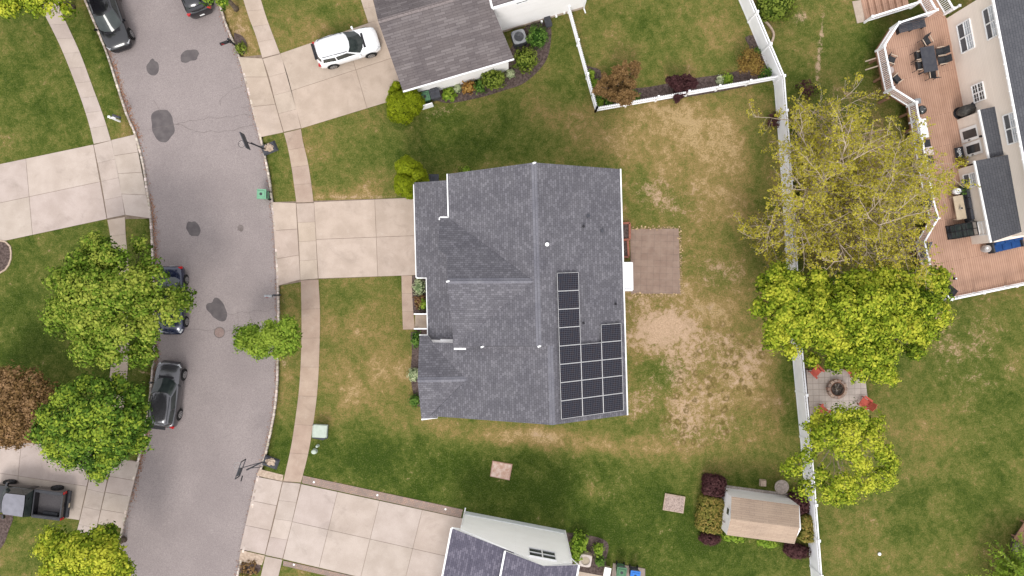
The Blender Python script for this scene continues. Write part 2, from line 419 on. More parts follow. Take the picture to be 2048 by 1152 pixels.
def build_ground():
    st = .2
    gx = np.concatenate([[-1500, -400, -120, -60], np.arange(-42, 42.01, st), [60, 120, 400, 1500]])
    gy = np.concatenate([[-1500, -400, -120, -50], np.arange(-25, 25.01, st), [50, 120, 400, 1500]])
    X, Y = np.meshgrid(gx, gy); nx, ny = len(gx), len(gy)
    Z = np.zeros_like(X)
    inner = (abs(Y) < 26)
    Z[in_road(X, Y, .32) & inner] = -.2
    Z[(in_road(X, Y, .32)) & ~inner & (abs(X) < 130)] = 0
    px = X/(H*K) + 1024; py = 576 - Y/(H*K)
    T = np.zeros((ny, nx, 4), np.float32); T[..., 3] = 1
    T[..., 0] = .38
    def blob(ch, cx, cy, rx, ry, w, rot=0, mode='mix'):
        a = math.radians(rot); dx = px - cx; dy = py - cy
        u = (dx*math.cos(a) + dy*math.sin(a))/rx; v = (-dx*math.sin(a) + dy*math.cos(a))/ry
        g = np.exp(-(u*u + v*v)**1.3*.9)
        if mode == 'mix': T[..., ch] = T[..., ch]*(1-g) + w*g
        else: T[..., ch] += w*g
    B = blob
    # left lawns
    B(0, 60, 160, 220, 200, .20); B(0, 60, 560, 190, 160, .16); B(0, 60, 700, 120, 80, .06); B(0, 260, 720, 90, 80, .05)
    B(0, 215, 120, 60, 120, .16, 20); B(0, 252, 235, 16, 40, .48); B(0, 60, 1060, 80, 40, .26)
    B(0, 90, 500, 60, 60, .18)
    # verge right of road
    B(0, 475, 60, 28, 80, .78, -18); B(0, 562, 345, 22, 70, .34); B(0, 580, 630, 14, 60, .5); B(0, 575, 760, 15, 80, .5); B(0, 560, 890, 25, 60, .15)
    # upper left lawn between drives
    B(0, 625, 50, 100, 55, .50, -15); B(0, 640, 10, 50, 25, .28)
    B(0, 720, 245, 120, 30, .46, -15); B(0, 690, 320, 90, 50, .45); B(0, 700, 385, 90, 14, .62); B(0, 690, 394, 60, 6, .85)
    B(0, 960, 285, 260, 46, .12, -8); B(0, 880, 240, 90, 25, .16); B(0, 770, 290, 50, 30, .2)
    B(0, 1130, 160, 38, 110, .36, -18); B(0, 1165, 200, 26, 60, .16)
    # picket yard
    B(0, 1340, 70, 130, 70, .34, 0); B(0, 1300, 60, 40, 35, .24); B(0, 1440, 60, 50, 50, .52); B(0, 1380, 150, 90, 25, .42)
    # back yard
    B(0, 1370, 255, 200, 66, .80); B(0, 1160, 240, 110, 34, .58); B(0, 1430, 340, 120, 100, .80); B(0, 1530, 300, 35, 140, .36)
    B(0, 1300, 420, 55, 40, .50); B(0, 1440, 470, 80, 80, .55); B(0, 1490, 620, 80, 70, .56); B(0, 1550, 750, 40, 120, .6)
    B(0, 1340, 640, 120, 80, .82); B(0, 1480, 720, 70, 110, .72); B(0, 1340, 700, 100, 90, .75); B(0, 1290, 770, 70, 50, .42); B(0, 1430, 800, 110, 90, .78); B(0, 1500, 860, 70, 40, .55); B(0, 1320, 745, 50, 30, .34)
    B(0, 1580, 760, 22, 140, .26); B(0, 1577, 560, 20, 90, .22)
    # front lawn of the main house
    B(0, 730, 700, 110, 150, .56); B(0, 740, 780, 80, 60, .68); B(0, 720, 590, 80, 35, .36); B(0, 800, 590, 18, 70, .2); B(0, 770, 610, 50, 30, .5)
    B(0, 860, 850, 200, 18, .62, 2); B(0, 700, 860, 80, 20, .42)
    # south lawn, lush
    B(0, 1080, 990, 430, 105, -.02, 8); B(0, 760, 930, 150, 55, .02, 8); B(0, 1300, 1090, 300, 80, .02, 8)
    B(0, 1180, 885, 300, 22, .70, 4); B(0, 1480, 920, 90, 25, .48); B(0, 1395, 960, 30, 45, .32)
    B(0, 1060, 870, 80, 14, .85); B(0, 1180, 980, 30, 20, .3, 0)
    # right yard
    B(0, 1640, 90, 90, 80, .30); B(0, 1730, 90, 30, 70, .12); B(0, 1665, 20, 40, 40, .38)
    B(0, 1700, 380, 110, 170, .62); B(0, 1660, 250, 70, 60, .3); B(0, 1590, 420, 14, 200, .22)
    B(0, 1900, 900, 180, 260, .24, 0); B(0, 1840, 870, 80, 70, .5); B(0, 1950, 680, 90, 60, .36); B(0, 1700, 1080, 70, 90, .40); B(0, 1860, 1050, 120, 60, .22)
    B(0, 2000, 860, 60, 90, .16); B(0, 1760, 1060, 40, 40, .3); B(0, 1870, 700, 60, 50, .34)
    # bare soil
    B(1, 1320, 650, 95, 70, .55, 10); B(1, 1335, 668, 50, 34, .95, 20); B(1, 1300, 605, 60, 18, .45); B(1, 1400, 745, 70, 60, .47); B(1, 1420, 690, 60, 30, .52); B(1, 1390, 715, 50, 16, .55, 30); B(1, 1440, 735, 60, 30, .42)
    B(1, 1300, 385, 28, 22, .62); B(1, 1345, 410, 25, 22, .4); B(1, 1340, 395, 75, 50, .36); B(1, 1440, 550, 60, 45, .36); B(1, 1390, 790, 130, 85, .42); B(1, 1470, 710, 80, 45, .45); B(1, 1400, 850, 90, 45, .38)
    B(1, 1690, 290, 90, 70, .58); B(1, 1730, 420, 90, 80, .5); B(1, 1670, 200, 40, 30, .3)
    B(1, 1600, 36, 14, 14, .6); B(1, 1950, 700, 75, 90, .30); B(1, 1880, 630, 30, 20, .5); B(1, 1900, 700, 50, 60, .28)
    B(1, 1640, 100, 5, 90, .6, 6); B(1, 690, 394, 50, 7, .5); B(1, 770, 394, 60, 5, .5); B(1, 1072, 872, 40, 8, .4); B(1, 940, 848, 30, 6, .4)
    B(1, 1210, 690, 5, 5, .2); B(1, 478, 62, 15, 25, .42); B(1, 885, 222, 40, 12, .42, -20); B(1, 1610, 790, 14, 60, .5)
    B(1, 570, 725, 8, 15, .4); B(1, 566, 605, 8, 12, .35)
    B(1, 870, 820, 12, 25, .35)
    B(2, 1400, 810, 140, 100, .75); B(2, 1470, 700, 100, 90, .6); B(2, 1330, 640, 90, 60, .3); B(2, 1440, 560, 80, 60, .35); B(2, 1290, 760, 50, 60, 0)
    far = (abs(X) > 43) | (abs(Y) > 26)
    T[far] = (.3, 0, 0, 1)
    vs = np.stack([X, Y, Z], -1).reshape(-1, 3)
    idx = np.arange(nx*ny).reshape(ny, nx)
    fs = np.stack([idx[:-1, :-1], idx[:-1, 1:], idx[1:, 1:], idx[1:, :-1]], -1).reshape(-1, 4)
    me = bpy.data.meshes.new('ground'); me.vertices.add(len(vs)); me.vertices.foreach_set('co', vs.ravel())
    me.loops.add(fs.size); me.loops.foreach_set('vertex_index', fs.ravel().astype(np.int32))
    me.polygons.add(len(fs)); me.polygons.foreach_set('loop_start', np.arange(0, fs.size, 4, dtype=np.int32)); me.polygons.foreach_set('loop_total', np.full(len(fs), 4, np.int32))
    ca = me.color_attributes.new('tint', 'FLOAT_COLOR', 'POINT'); ca.data.foreach_set('color', T.reshape(-1))
    me.update(); me.validate(); me.materials.append(M['lawn'])
    o = bpy.data.objects.new('ground', me); COL.objects.link(o); tag(o, kind='structure')
build_ground()

def strip_between(A, Bp, z, mb, mi=0):
    n = min(len(A), len(Bp))
    # resample to the same count by y
    ys = np.linspace(A[0].y, A[-1].y, 160)
    ax = np.interp(-ys, [-q.y for q in A], [q.x for q in A]); bx = np.interp(-ys, [-q.y for q in Bp], [q.x for q in Bp])
    for i in range(159):
        mb.poly([(ax[i], ys[i], z), (bx[i], ys[i], z), (bx[i+1], ys[i+1], z), (ax[i+1], ys[i+1], z)], mi)
mb = MB(); strip_between(KL, KR, -.1, mb); mb.build('road', 'asphalt', kind='structure')

def kerb(name, path, w, side):
    mb = MB(); L = .28; d = 0
    pts = catmull([(q.x, q.y) for q in path], .1)
    acc = [0]
    for i in range(1, len(pts)): acc.append(acc[-1] + (pts[i]-pts[i-1]).length)
    tot = acc[-1]; xs = [q.x for q in pts]; ys = [q.y for q in pts]
    t = 0
    at_ = lambda s_: Vector((np.interp(s_, acc, xs), np.interp(s_, acc, ys), 0))
    while t < tot - L:
        l_ = L*random.uniform(.8, 1.15)
        a = at_(t); b_ = at_(t + l_ - .022); d = (b_-a).normalized(); n = Vector((-d.y, d.x, 0))*side
        ww = w*random.uniform(.9, 1.08); g = random.uniform(.6, 1.15)
        mb.prism([a, b_, b_ + n*ww, a + n*ww], -.15, random.uniform(.02, .035), 0, (g, g*random.uniform(.94, 1), g*random.uniform(.9, 1)))
        t += l_
    mb2 = MB()
    mb.build(name, 'kerb', kind='structure')
kerb('kerb_left', KL, .13, -1)
kerb('kerb_right', KR, .13, 1)

def tone(v=.07): 
    g = random.uniform(1-v, 1+v*.6); return (g, g*random.uniform(.985, 1.01), g*random.uniform(.97, 1.02))
def walk(name, left, right, joints=None, slab=1.3, z=.03, skip=None, mt='concrete'):
    """slabs between two edge polylines given in photo positions"""
    A = catmull(PX(left), .1); Bq = catmull(PX(right), .1)
    def par(Q):
        acc = [0]
        for i in range(1, len(Q)): acc.append(acc[-1]+(Q[i]-Q[i-1]).length)
        return np.array(acc)/acc[-1], acc[-1], [q.x for q in Q], [q.y for q in Q]
    ta, la, xa, ya = par(A); tb, lb, xb, yb = par(Bq)
    n = max(1, round(la/slab)); mb = MB(); g = .013/la*n
    f = lambda t, tt, xx, yy: Vector((np.interp(t, tt, xx), np.interp(t, tt, yy), 0))
    for i in range(n):
        t0, t1 = (i+g*.5)/n, (i+1-g*.5)/n
        ts = np.linspace(t0, t1, 4)
        pts = [f(t, ta, xa, ya) for t in ts] + [f(t, tb, xb, yb) for t in ts[::-1]]
        mb.prism(pts, -.06, z, 0, tone())
    mb2 = [f(t, ta, xa, ya) for t in np.linspace(0, 1, n*3)] + [f(t, tb, xb, yb) for t in np.linspace(1, 0, n*3)]
    k = n*3
    for i in range(k-1):
        mb.poly([mb2[i] + Vector((0, 0, z-.02)), mb2[i+1] + Vector((0, 0, z-.02)), mb2[2*k-2-i] + Vector((0, 0, z-.02)), mb2[2*k-1-i] + Vector((0, 0, z-.02))], 1)
    return mb.build(name, [mt, 'joint'], kind='structure')
def grid(mb, c, us, vs, z=.03, t=.05):
    """panels in a quad c = TL, TR, BR, BL (photo positions)"""
    TL, TR, BR, BL = [P(*q) for q in c]
    us = [0] + us + [1]; vs = [0] + vs + [1]
    f = lambda u, v: (TL*(1-u) + TR*u)*(1-v) + (BL*(1-u) + BR*u)*v
    wu = ((TR-TL).length + (BR-BL).length)/2; wv = ((BL-TL).length + (BR-TR).length)/2
    gu = .012/wu; gv = .012/wv
    for i in range(len(us)-1):
        for j in range(len(vs)-1):
            a, b_, c_, d_ = us[i]+gu, us[i+1]-gu, vs[j]+gv, vs[j+1]-gv
            mb.prism([f(a, c_), f(b_, c_), f(b_, d_), f(a, d_)], -.06, z, 0, tone(t))
    mb.poly([q + Vector((0, 0, z-.022)) for q in (TL, TR, BR, BL)], 1)

walk('pavement_left', [(70, -40), (85, 20), (90, 30), (122, 95), (154, 175), (176, 240), (188, 288)], [(105, -40), (121, 15), (128, 35), (160, 105), (186, 175), (208, 235), (222, 281)], slab=1.13, mt='concrete_pale')
walk('pavement_left_drive', [(188, 290), (203, 363), (215, 437)], [(223, 281), (238, 356), (250, 430)], slab=1.35, mt='concrete_pale')
walk('pavement_left_middle', [(215, 440), (221, 475), (226, 560), (226, 640), (223, 720), (211, 820), (190, 905)], [(250, 434), (252, 475), (260, 560), (261, 640), (257, 720), (246, 830), (225, 913)], slab=1.15)
walk('pavement_left_lower', [(190, 907), (176, 972), (160, 1040), (140, 1120), (128, 1190)], [(225, 915), (210, 980), (195, 1048), (175, 1128), (162, 1198)], slab=1.3, mt='concrete_pale')
walk('pavement_right_upper', [(474, -40), (487, 0), (498, 35), (512, 72), (525, 116)], [(510, -40), (522, 0), (534, 38), (547, 73), (560, 107)], slab=1.15)
walk('pavement_right_drive', [(526, 118), (540, 160), (553, 212), (568, 264)], [(561, 108), (575, 150), (588, 200), (602, 256)], slab=1.3)
walk('pavement_right_verge', [(568, 266), (575, 292), (583, 333), (589, 375), (593, 405)], [(602, 258), (606, 283), (616, 325), (623, 370), (627, 404)], slab=1.3, mt='concrete_brown')
walk('pavement_right_middle_drive', [(593, 407), (598, 480), (601, 560)], [(628, 406), (632, 480), (636, 557)], slab=1.3)
walk('pavement_right_lower', [(602, 561), (603, 620), (603, 690), (599, 770), (592, 830), (582, 895), (567, 962)], [(637, 559), (640, 620), (639, 700), (635, 780), (627, 845), (617, 905), (602, 965)], slab=2.05, mt='concrete_brown')
walk('pavement_right_bottom_drive', [(566, 964), (550, 1035), (531, 1110)], [(601, 967), (584, 1043), (565, 1117)], slab=1.3, mt='concrete_pale')
walk('pavement_right_bottom', [(531, 1112), (520, 1160), (508, 1210)], [(565, 1119), (553, 1168), (542, 1215)], slab=1.5, mt='concrete_pale')
walk('front_walk', [(803, 551), (804, 600), (806, 659)], [(824, 551), (825, 600), (830, 659)], slab=1.1, mt='concrete_brown')
walk('side_walk', [(712, -40), (722, 0), (737, 46)], [(737, -40), (746, 0), (757, 40)], slab=1.1)

mb = MB(); mb.poly([q + Vector((0, 0, .004)) for q in PX([(546, 404), (836, 395), (840, 550), (637, 558), (555, 572)])], 1); grid(mb, [(545, 404), (592, 406), (601, 559), (554, 572)], [], [.34, .68]); grid(mb, [(628, 404), (836, 395), (840, 550), (637, 557)], [.585], [.49]); mb.build('driveway', ['concrete', 'joint'], kind='structure')
mb = MB(); mb.poly([q + Vector((0, 0, .004)) for q in PX([(480, 114), (561, 106), (603, 257), (520, 275)])], 1); grid(mb, [(478, 114), (525, 117), (567, 265), (519, 275)], [], [.25, .62]); grid(mb, [(561, 107), (775, 33), (822, 190), (603, 257)], [.60], [.5]); mb.build('driveway_upper', ['concrete', 'joint'], kind='structure')
mb = MB(); mb.poly([q + Vector((0, 0, .004)) for q in PX([(187, 289), (268, 269), (301, 437), (214, 439)])], 1); grid(mb, [(223, 280), (270, 269), (302, 437), (251, 430)], [], [.21, .45, .72]); grid(mb, [(-80, 345), (187, 289), (214, 438), (-80, 501)], [.495], [.5]); mb.build('driveway_left', ['concrete_pale', 'joint'], kind='structure')
mb = MB(); mb.poly([q + Vector((0, 0, .004)) for q in PX([(189, 905), (278, 923), (246, 1056), (159, 1041)])], 1); grid(mb, [(227, 915), (279, 924), (245, 1056), (196, 1048)], [], [.28, .52, .80][:2] + [.78]); grid(mb, [(-80, 862), (189, 905), (159, 1040), (-80, 1006)], [.46], [.5]); mb.build('driveway_lower_left', ['concrete_pale', 'joint'], kind='structure')
mb = MB(); mb.poly([q + Vector((0, 0, .004)) for q in PX([(514, 953), (603, 967), (566, 1118), (481, 1098)])], 1); grid(mb, [(513, 953), (565, 963), (530, 1109), (480, 1098)], [], [.33, .67]); grid(mb, [(603, 968), (932, 1038), (893, 1195), (566, 1118)], [.22, .475, .735], [.5]); mb.build('driveway_bottom', ['concrete_pale', 'joint'], kind='structure')

mb = MB(udir=(.98, -.2, 0)); mb.prism(PX([(606, 951), (926, 1019), (922, 1035), (604, 966)]), -.05, .034); mb.prism(PX([(567, 1121), (566, 1131), (735, 1170), (738, 1159)]), -.05, .034)
for a in ((628, 964), (755, 990), (891, 1018), (588, 1129)):
    c_ = P(*a); r_ = .085
    mb.add([c_ + Vector((r_*math.cos(t+.2), r_*math.sin(t+.2), .039)) for t in (0, math.pi/2, math.pi, 1.5*math.pi)], [[0, 1, 2, 3]], 1)
mb.build('driveway_paver_border', ['borderpavers', 'trim'], kind='structure')
mb = MB(); mb.prism(PX([(519, 938), (567, 950), (565, 962), (513, 951)]), -.05, .026); mb.prism(PX([(482, 1100), (530, 1111), (524, 1130), (478, 1122)]), -.05, .026); mb.build('kerbside_slab', 'tanstone', kind='structure')

# road patches, cracks, litter
def blobpoly(cx, cy, rx, ry, seed, rot=0, n=36, amp=.18):
    out = []; a0 = math.radians(rot)
    for k in range(n):
        t = 2*math.pi*k/n; r_ = 1 + amp*noise.noise(Vector((math.cos(t)*1.3+seed, math.sin(t)*1.3, seed*.7)))*2 + .04*noise.noise(Vector((math.cos(t)*6, math.sin(t)*6, seed)))
        x, y = rx*r_*math.cos(t), ry*r_*math.sin(t)
        out.append((cx + x*math.cos(a0) - y*math.sin(a0), cy + x*math.sin(a0) + y*math.cos(a0)))
    return out
for i, (x, y, rx, ry, rot) in enumerate([(305, 133, 12, 16, 0), (379, 112, 17, 12, -20), (326, 252, 22, 30, -15), (386, 459, 12, 17, -25), (434, 620, 18, 23, -35), (481, 456, 6, 7, 0)]):
    mb = MB(); mb.poly(PX([(a, b_) for a, b_ in blobpoly(x, y, rx, ry, i*2.7+1, rot)], -.096)); mb.build('asphalt_patch', 'asphaltpatch' if i < 5 else 'crack', kind='structure')
mb = MB()
def crack(pts, w=.028, z=-.093):
    Q = catmull(PX(pts, -.1), .25)
    prev = None
    for i, q in enumerate(Q):
        j = Vector((noise.noise(q*1.7)*.22, noise.noise(q*1.7 + Vector((9, 0, 0)))*.22, 0)); q = q + j; q.z = z
        if prev is not None:
            d = (q-prev).normalized(); n = Vector((-d.y, d.x, 0))*w*random.uniform(.4, 1)
            mb.poly([prev-n/2, prev+n/2, q+n/2, q-n/2])
        prev = q
for c_ in ([(277, 265), (300, 257), (350, 250), (420, 235), (512, 230)], [(350, 250), (400, 262), (460, 262), (520, 245)], [(320, 225), (310, 200)], [(440, 210), (452, 190), (475, 175), (490, 170)], [(485, 215), (510, 208)],
           [(365, 655), (410, 660), (470, 663), (500, 655)], [(445, 630), (490, 625), (553, 620)], [(475, 625), (477, 660)], [(500, 622), (502, 650)], [(500, 200), (512, 240), (520, 260)], [(320, 900), (330, 980), (322, 1060)][:0]):
    if c_: crack(c_)
mb.build('road_crack', 'crack', kind='structure')
mb = MB()
for side, path, lo, hi in ((1, KL, 0, 1), (-1, KR, 0, 1)):
    for i in range(len(path)-1):
        q, q2 = path[i], path[i+1]; d = (q2-q).normalized(); n = Vector((-d.y, d.x, 0))*side
        pyy = 576 - q.y/(H*K)
        dens = (26 if side == 1 else 7)
        if side == 1 and 275 < pyy < 380: dens = 5
        if side == 1 and pyy > 1000: dens = 6
        if side == -1 and 560 < pyy < 900: dens = 10
        if side == 1 and (120 < pyy < 275 or 400 < pyy < 520 or 690 < pyy < 740 or 850 < pyy < 930): dens = 46
        for _ in range(dens):
            t = random.random(); w = abs(random.gauss(0, .16 if side == 1 else .11)) + .02
            if w > .5: continue
            p = q.lerp(q2, t) + n*w; a = random.uniform(0, 6.28); s_ = random.uniform(.02, .05)
            g = random.uniform(.5, 1.4)
            mb.add([(p.x + s_*math.cos(a+k*1.57)*(1 if k % 2 else .6), p.y + s_*math.sin(a+k*1.57)*(1 if k % 2 else .6), -.09 + random.uniform(0, .012)) for k in range(4)], [[0, 1, 2, 3]], 0, (g, g*random.uniform(.85, 1.1), g))
mb.build('fallen_leaves', 'litter', kind='stuff', label='brown leaf litter gathered along the road kerbs')
t = thing('manhole_cover', 'round rusty manhole cover set in the road', 'manhole cover', P(439, 665, -.1))
mb = MB(); mb.lathe((0, 0, 0), [(.40, 0), (.40, .006), (.34, .007)], 28); mb.build('rim', 'crack', t)
mb = MB(); mb.lathe((0, 0, .007), [(.33, 0), (.33, .005), (.1, .006)], 28); mb.build('lid', simple('rusty_iron', (.20, .14, .13), (.27, .21, .19), 14, .8), t)

# mulch beds and edging
def bed(name, pts, z=.02, mat_='mulch', n=0, edge=None):
    mb = MB(); Q = catmull(PX(pts + [pts[0]]), .3)[:-1]
    mb.prism(Q, -.05, z); o = mb.build(name, mat_, kind='structure')
    if edge:
        mb = MB()
        for i in range(len(Q)):
            a, b_ = Q[i], Q[(i+1) % len(Q)]
            mb.bar(a + Vector((0, 0, .03)), b_ + Vector((0, 0, .03)), .1, .07)
        mb.build('bed_edging', edge, kind='structure')
bed('mulch_bed', [(868, 200), (900, 206), (960, 195), (1010, 180), (1050, 165), (1090, 125), (1102, 80), (1098, 50), (1060, 45), (1020, 100), (1020, 120), (920, 160), (865, 185)])
bed('mulch_bed', [(1170, 130), (1180, 170), (1195, 210), (1250, 208), (1400, 190), (1540, 160), (1545, 130), (1520, 75), (1490, 75), (1500, 100), (1478, 140), (1380, 158), (1280, 176), (1215, 170), (1200, 140), (1185, 135)])
bed('mulch_bed', [(-40, 480), (12, 484), (23, 505), (18, 530), (0, 546), (-40, 550)], edge='tanstone')
bed('mulch_bed', [(-20, 1030), (25, 1030), (18, 1060), (5, 1092), (-20, 1110)])
bed('mulch_bed', [(823, 552), (856, 552), (860, 620), (858, 800), (836, 812), (822, 760), (824, 700), (822, 665), (834, 662), (834, 628), (824, 625)])
bed('mulch_bed', [(1130, 1065), (1165, 1068), (1215, 1085), (1212, 1130), (1240, 1160), (1150, 1160), (1142, 1110)])
bed('mulch_bed', [(1604, 735), (1625, 745), (1630, 800), (1622, 840), (1606, 850)])
bed('mulch_bed', [(2022, 1075), (2060, 1050), (2080, 1160), (2036, 1130), (2022, 1110)])
bed('mulch_bed', [(478, 1124), (520, 1130), (516, 1146), (478, 1144)])
bed('mulch_bed', [(468, 66), (485, 72), (495, 90), (488, 108), (476, 104), (470, 88)])
mb = MB(); mb.prism(PX([(1450, 970), (1580, 987), (1590, 1003), (1452, 984)]), -.05, .02); mb.build('gravel_strip', 'stone', kind='structure')

# paver patio behind the main house
mb = MB(udir=(1, -.03, 0)); mb.prism(PX([(1260, 458), (1357, 457), (1361, 588), (1262, 587)]), -.05, .04); mb.build('patio', 'patio', kind='structure')
mb = MB()
for a, b_ in (((1258, 456), (1358, 455)), ((1359, 456), (1363, 589)), ((1262, 589), (1362, 590))):
    A, Bq = P(*a), P(*b_); k = int((Bq-A).length/.07)
    for i in range(k):
        p = A.lerp(Bq, (i+random.random())/k) + Vector((random.gauss(0, .06), random.gauss(0, .06), .045)); s_ = random.uniform(.03, .08); a0 = random.uniform(0, 6)
        mb.add([p + Vector((s_*math.cos(a0+q*1.57), s_*math.sin(a0+q*1.57), 0)) for q in range(4)], [[0, 1, 2, 3]], 0, (random.uniform(.7, 1.2),)*3)
mb.build('dry_grass_edging', simple('straw', (.50, .37, .22), (.36, .26, .14), 9, 1, attr=True), kind='stuff', label='straw coloured dead grass along the edge of the paver patio')
mb = MB(udir=(1, .02, 0)); mb.prism(PX([(1612, 740), (1728, 738), (1738, 822), (1620, 836)]), -.05, .035); mb.build('fire_pit_patio', 'firepavers', kind='structure')
mb = MB(); mb.prism(PX([(1704, 3), (1748, -3), (1757, 37), (1714, 47)]), -.05, .05, 0, (1, 1, 1)); mb.build('stair_landing', 'concrete', kind='structure')

# ------------------------------------------------------------------ foliage
rng = np.random.default_rng(11)
def leafmesh(name, C_, Nn, size, cols, parent, extra=None, aspect=.62, **kw):
    n = len(C_); Nn = Nn/np.maximum(np.linalg.norm(Nn, axis=1, keepdims=True), 1e-6)
    r = rng.normal(size=(n, 3)); a = np.cross(Nn, r); a /= np.maximum(np.linalg.norm(a, axis=1, keepdims=True), 1e-6); b_ = np.cross(Nn, a)
    s = (size*rng.uniform(.45, 1.5, n))[:, None]
    bend = Nn*s*rng.uniform(-.15, .15, (n, 1))
    V = np.stack([C_ - a*s, C_ + b_*s*aspect + bend, C_ + a*s, C_ - b_*s*aspect + bend], 1).reshape(-1, 3)
    me = bpy.data.meshes.new(name); me.vertices.add(len(V)); me.vertices.foreach_set('co', V.ravel())
    me.loops.add(n*4); me.loops.foreach_set('vertex_index', np.arange(n*4, dtype=np.int32)); me.polygons.add(n)
    me.polygons.foreach_set('loop_start', np.arange(0, n*4, 4, dtype=np.int32)); me.polygons.foreach_set('loop_total', np.full(n, 4, np.int32))
    cc = np.ones((n, 4, 4), np.float32); cc[..., :3] = cols[:, None, :]*.9
    ca = me.color_attributes.new('col', 'FLOAT_COLOR', 'POINT'); ca.data.foreach_set('color', cc.ravel())
    me.update(); me.materials.append(M['leaf'])
    o = bpy.data.objects.new(name, me); COL.objects.link(o); o.parent = parent
    return tag(o, **kw)
PAL = {
 'green':  ((.045, .085, .008), (.175, .295, .028), (.40, .46, .075)),
 'bright': ((.035, .085, .010), (.14, .26, .032), (.40, .50, .055)),
 'yellow': ((.100, .150, .010), (.36, .44, .040), (.58, .55, .060)),
 'lime':   ((.060, .115, .008), (.30, .40, .030), (.60, .62, .065)),
 'fresh':  ((.080, .150, .012), (.20, .33, .035), (.34, .45, .06)),
 'red':    ((.080, .040, .022), (.22, .12, .05), (.34, .20, .11)),
 'dkred':  ((.035, .014, .016), (.085, .035, .038), (.13, .06, .06)),
 'orange': ((.16, .08, .02), (.38, .20, .05), (.50, .34, .10)),
 'brown':  ((.10, .062, .028), (.27, .165, .062), (.40, .25, .13)),
 'olive':  ((.075, .090, .014), (.23, .24, .05), (.42, .30, .09)),
 'rust':   ((.08, .05, .014), (.22, .13, .035), (.33, .23, .06)),
 'arb':    ((.085, .120, .004), (.23, .29, .010), (.38, .44, .025)),
 'shrub':  ((.045, .075, .010), (.16, .22, .030), (.28, .34, .06)),
 'deep':   ((.030, .075, .012), (.09, .19, .03), (.18, .30, .06)),
 'pale':   ((.18, .26, .12), (.42, .50, .28), (.62, .66, .42)),
 'bud':    ((.20, .19, .02), (.46, .42, .045), (.66, .57, .09)),
}
def colours(pal, t):
    a, b_, c_ = [np.array(x) for x in PAL[pal]]; t = np.clip(t, 0, 1)[:, None]
    return np.where(t < .5, a + (b_-a)*t*2, b_ + (c_-b_)*(t-.5)*2)
def crownpts(lobes, ncl, nleaf, rc, pal, up=.5, cut=-.25, tw=.55):
    """lobes: (x,y,z,r[,flat]) -> leaf centres, normals, colours"""
    Cs, Ns, Ts = [], [], []
    L = np.array([l[:4] for l in lobes]); w = L[:, 3]**2; w = w/w.sum()
    zmin, zmax = (L[:, 2]-L[:, 3]).min(), (L[:, 2]+L[:, 3]*.8).max()
    for l, ww in zip(L, w):
        k = max(2, int(ncl*ww)); d = rng.normal(size=(k*3, 3)); d /= np.linalg.norm(d, axis=1, keepdims=True); d = d[d[:, 2] > cut][:k]
        k = len(d); lt = rng.normal(0, .15); cen = l[:3] + d*l[3]*(rng.uniform(.6, 1.12, (k, 1)) + .3*(rng.random((k, 1)) > .88))*np.array([1, 1, .8])
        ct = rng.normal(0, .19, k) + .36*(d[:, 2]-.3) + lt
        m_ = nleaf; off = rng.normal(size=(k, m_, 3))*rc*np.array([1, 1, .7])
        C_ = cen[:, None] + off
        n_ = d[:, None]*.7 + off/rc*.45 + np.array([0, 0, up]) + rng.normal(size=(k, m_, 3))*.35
        t = .40 + ct[:, None] + off[..., 2]/rc*.17 + rng.normal(0, .12, (k, m_)) + .25*((C_[..., 2]-zmin)/(zmax-zmin) - .5)  # shading put into leaf colour: clump and crown tops lighter, undersides darker
        Cs.append(C_.reshape(-1, 3)); Ns.append(n_.reshape(-1, 3)); Ts.append(t.ravel())
    C_, n_, t = np.concatenate(Cs), np.concatenate(Ns), np.concatenate(Ts)
    return C_, n_, colours(pal, t)
def autolobes(R, zb, zt, n, seed, ecc=(1, 1), rot=0, rl=(.2, .34)):
    r = np.random.default_rng(seed); out = []
    for i in range(n):
        rr = R*.80*math.sqrt((i+.5)/n)*r.uniform(.88, 1.16); th = i*2.39996 + r.uniform(-.4, .4); q = rr/R
        l = R*r.uniform(*rl)*(1.05 - .25*q)
        z = zb + (zt-zb)*math.sqrt(max(0, 1-q*q))*r.uniform(.72, 1.0) - l*.6
        rr = min(rr*r.uniform(.86, 1.12), R*.83)
        x, y = rr*math.cos(th)*ecc[0], rr*math.sin(th)*ecc[1]
        out.append((x*math.cos(rot)-y*math.sin(rot), x*math.sin(rot)+y*math.cos(rot), z, l))
    return out
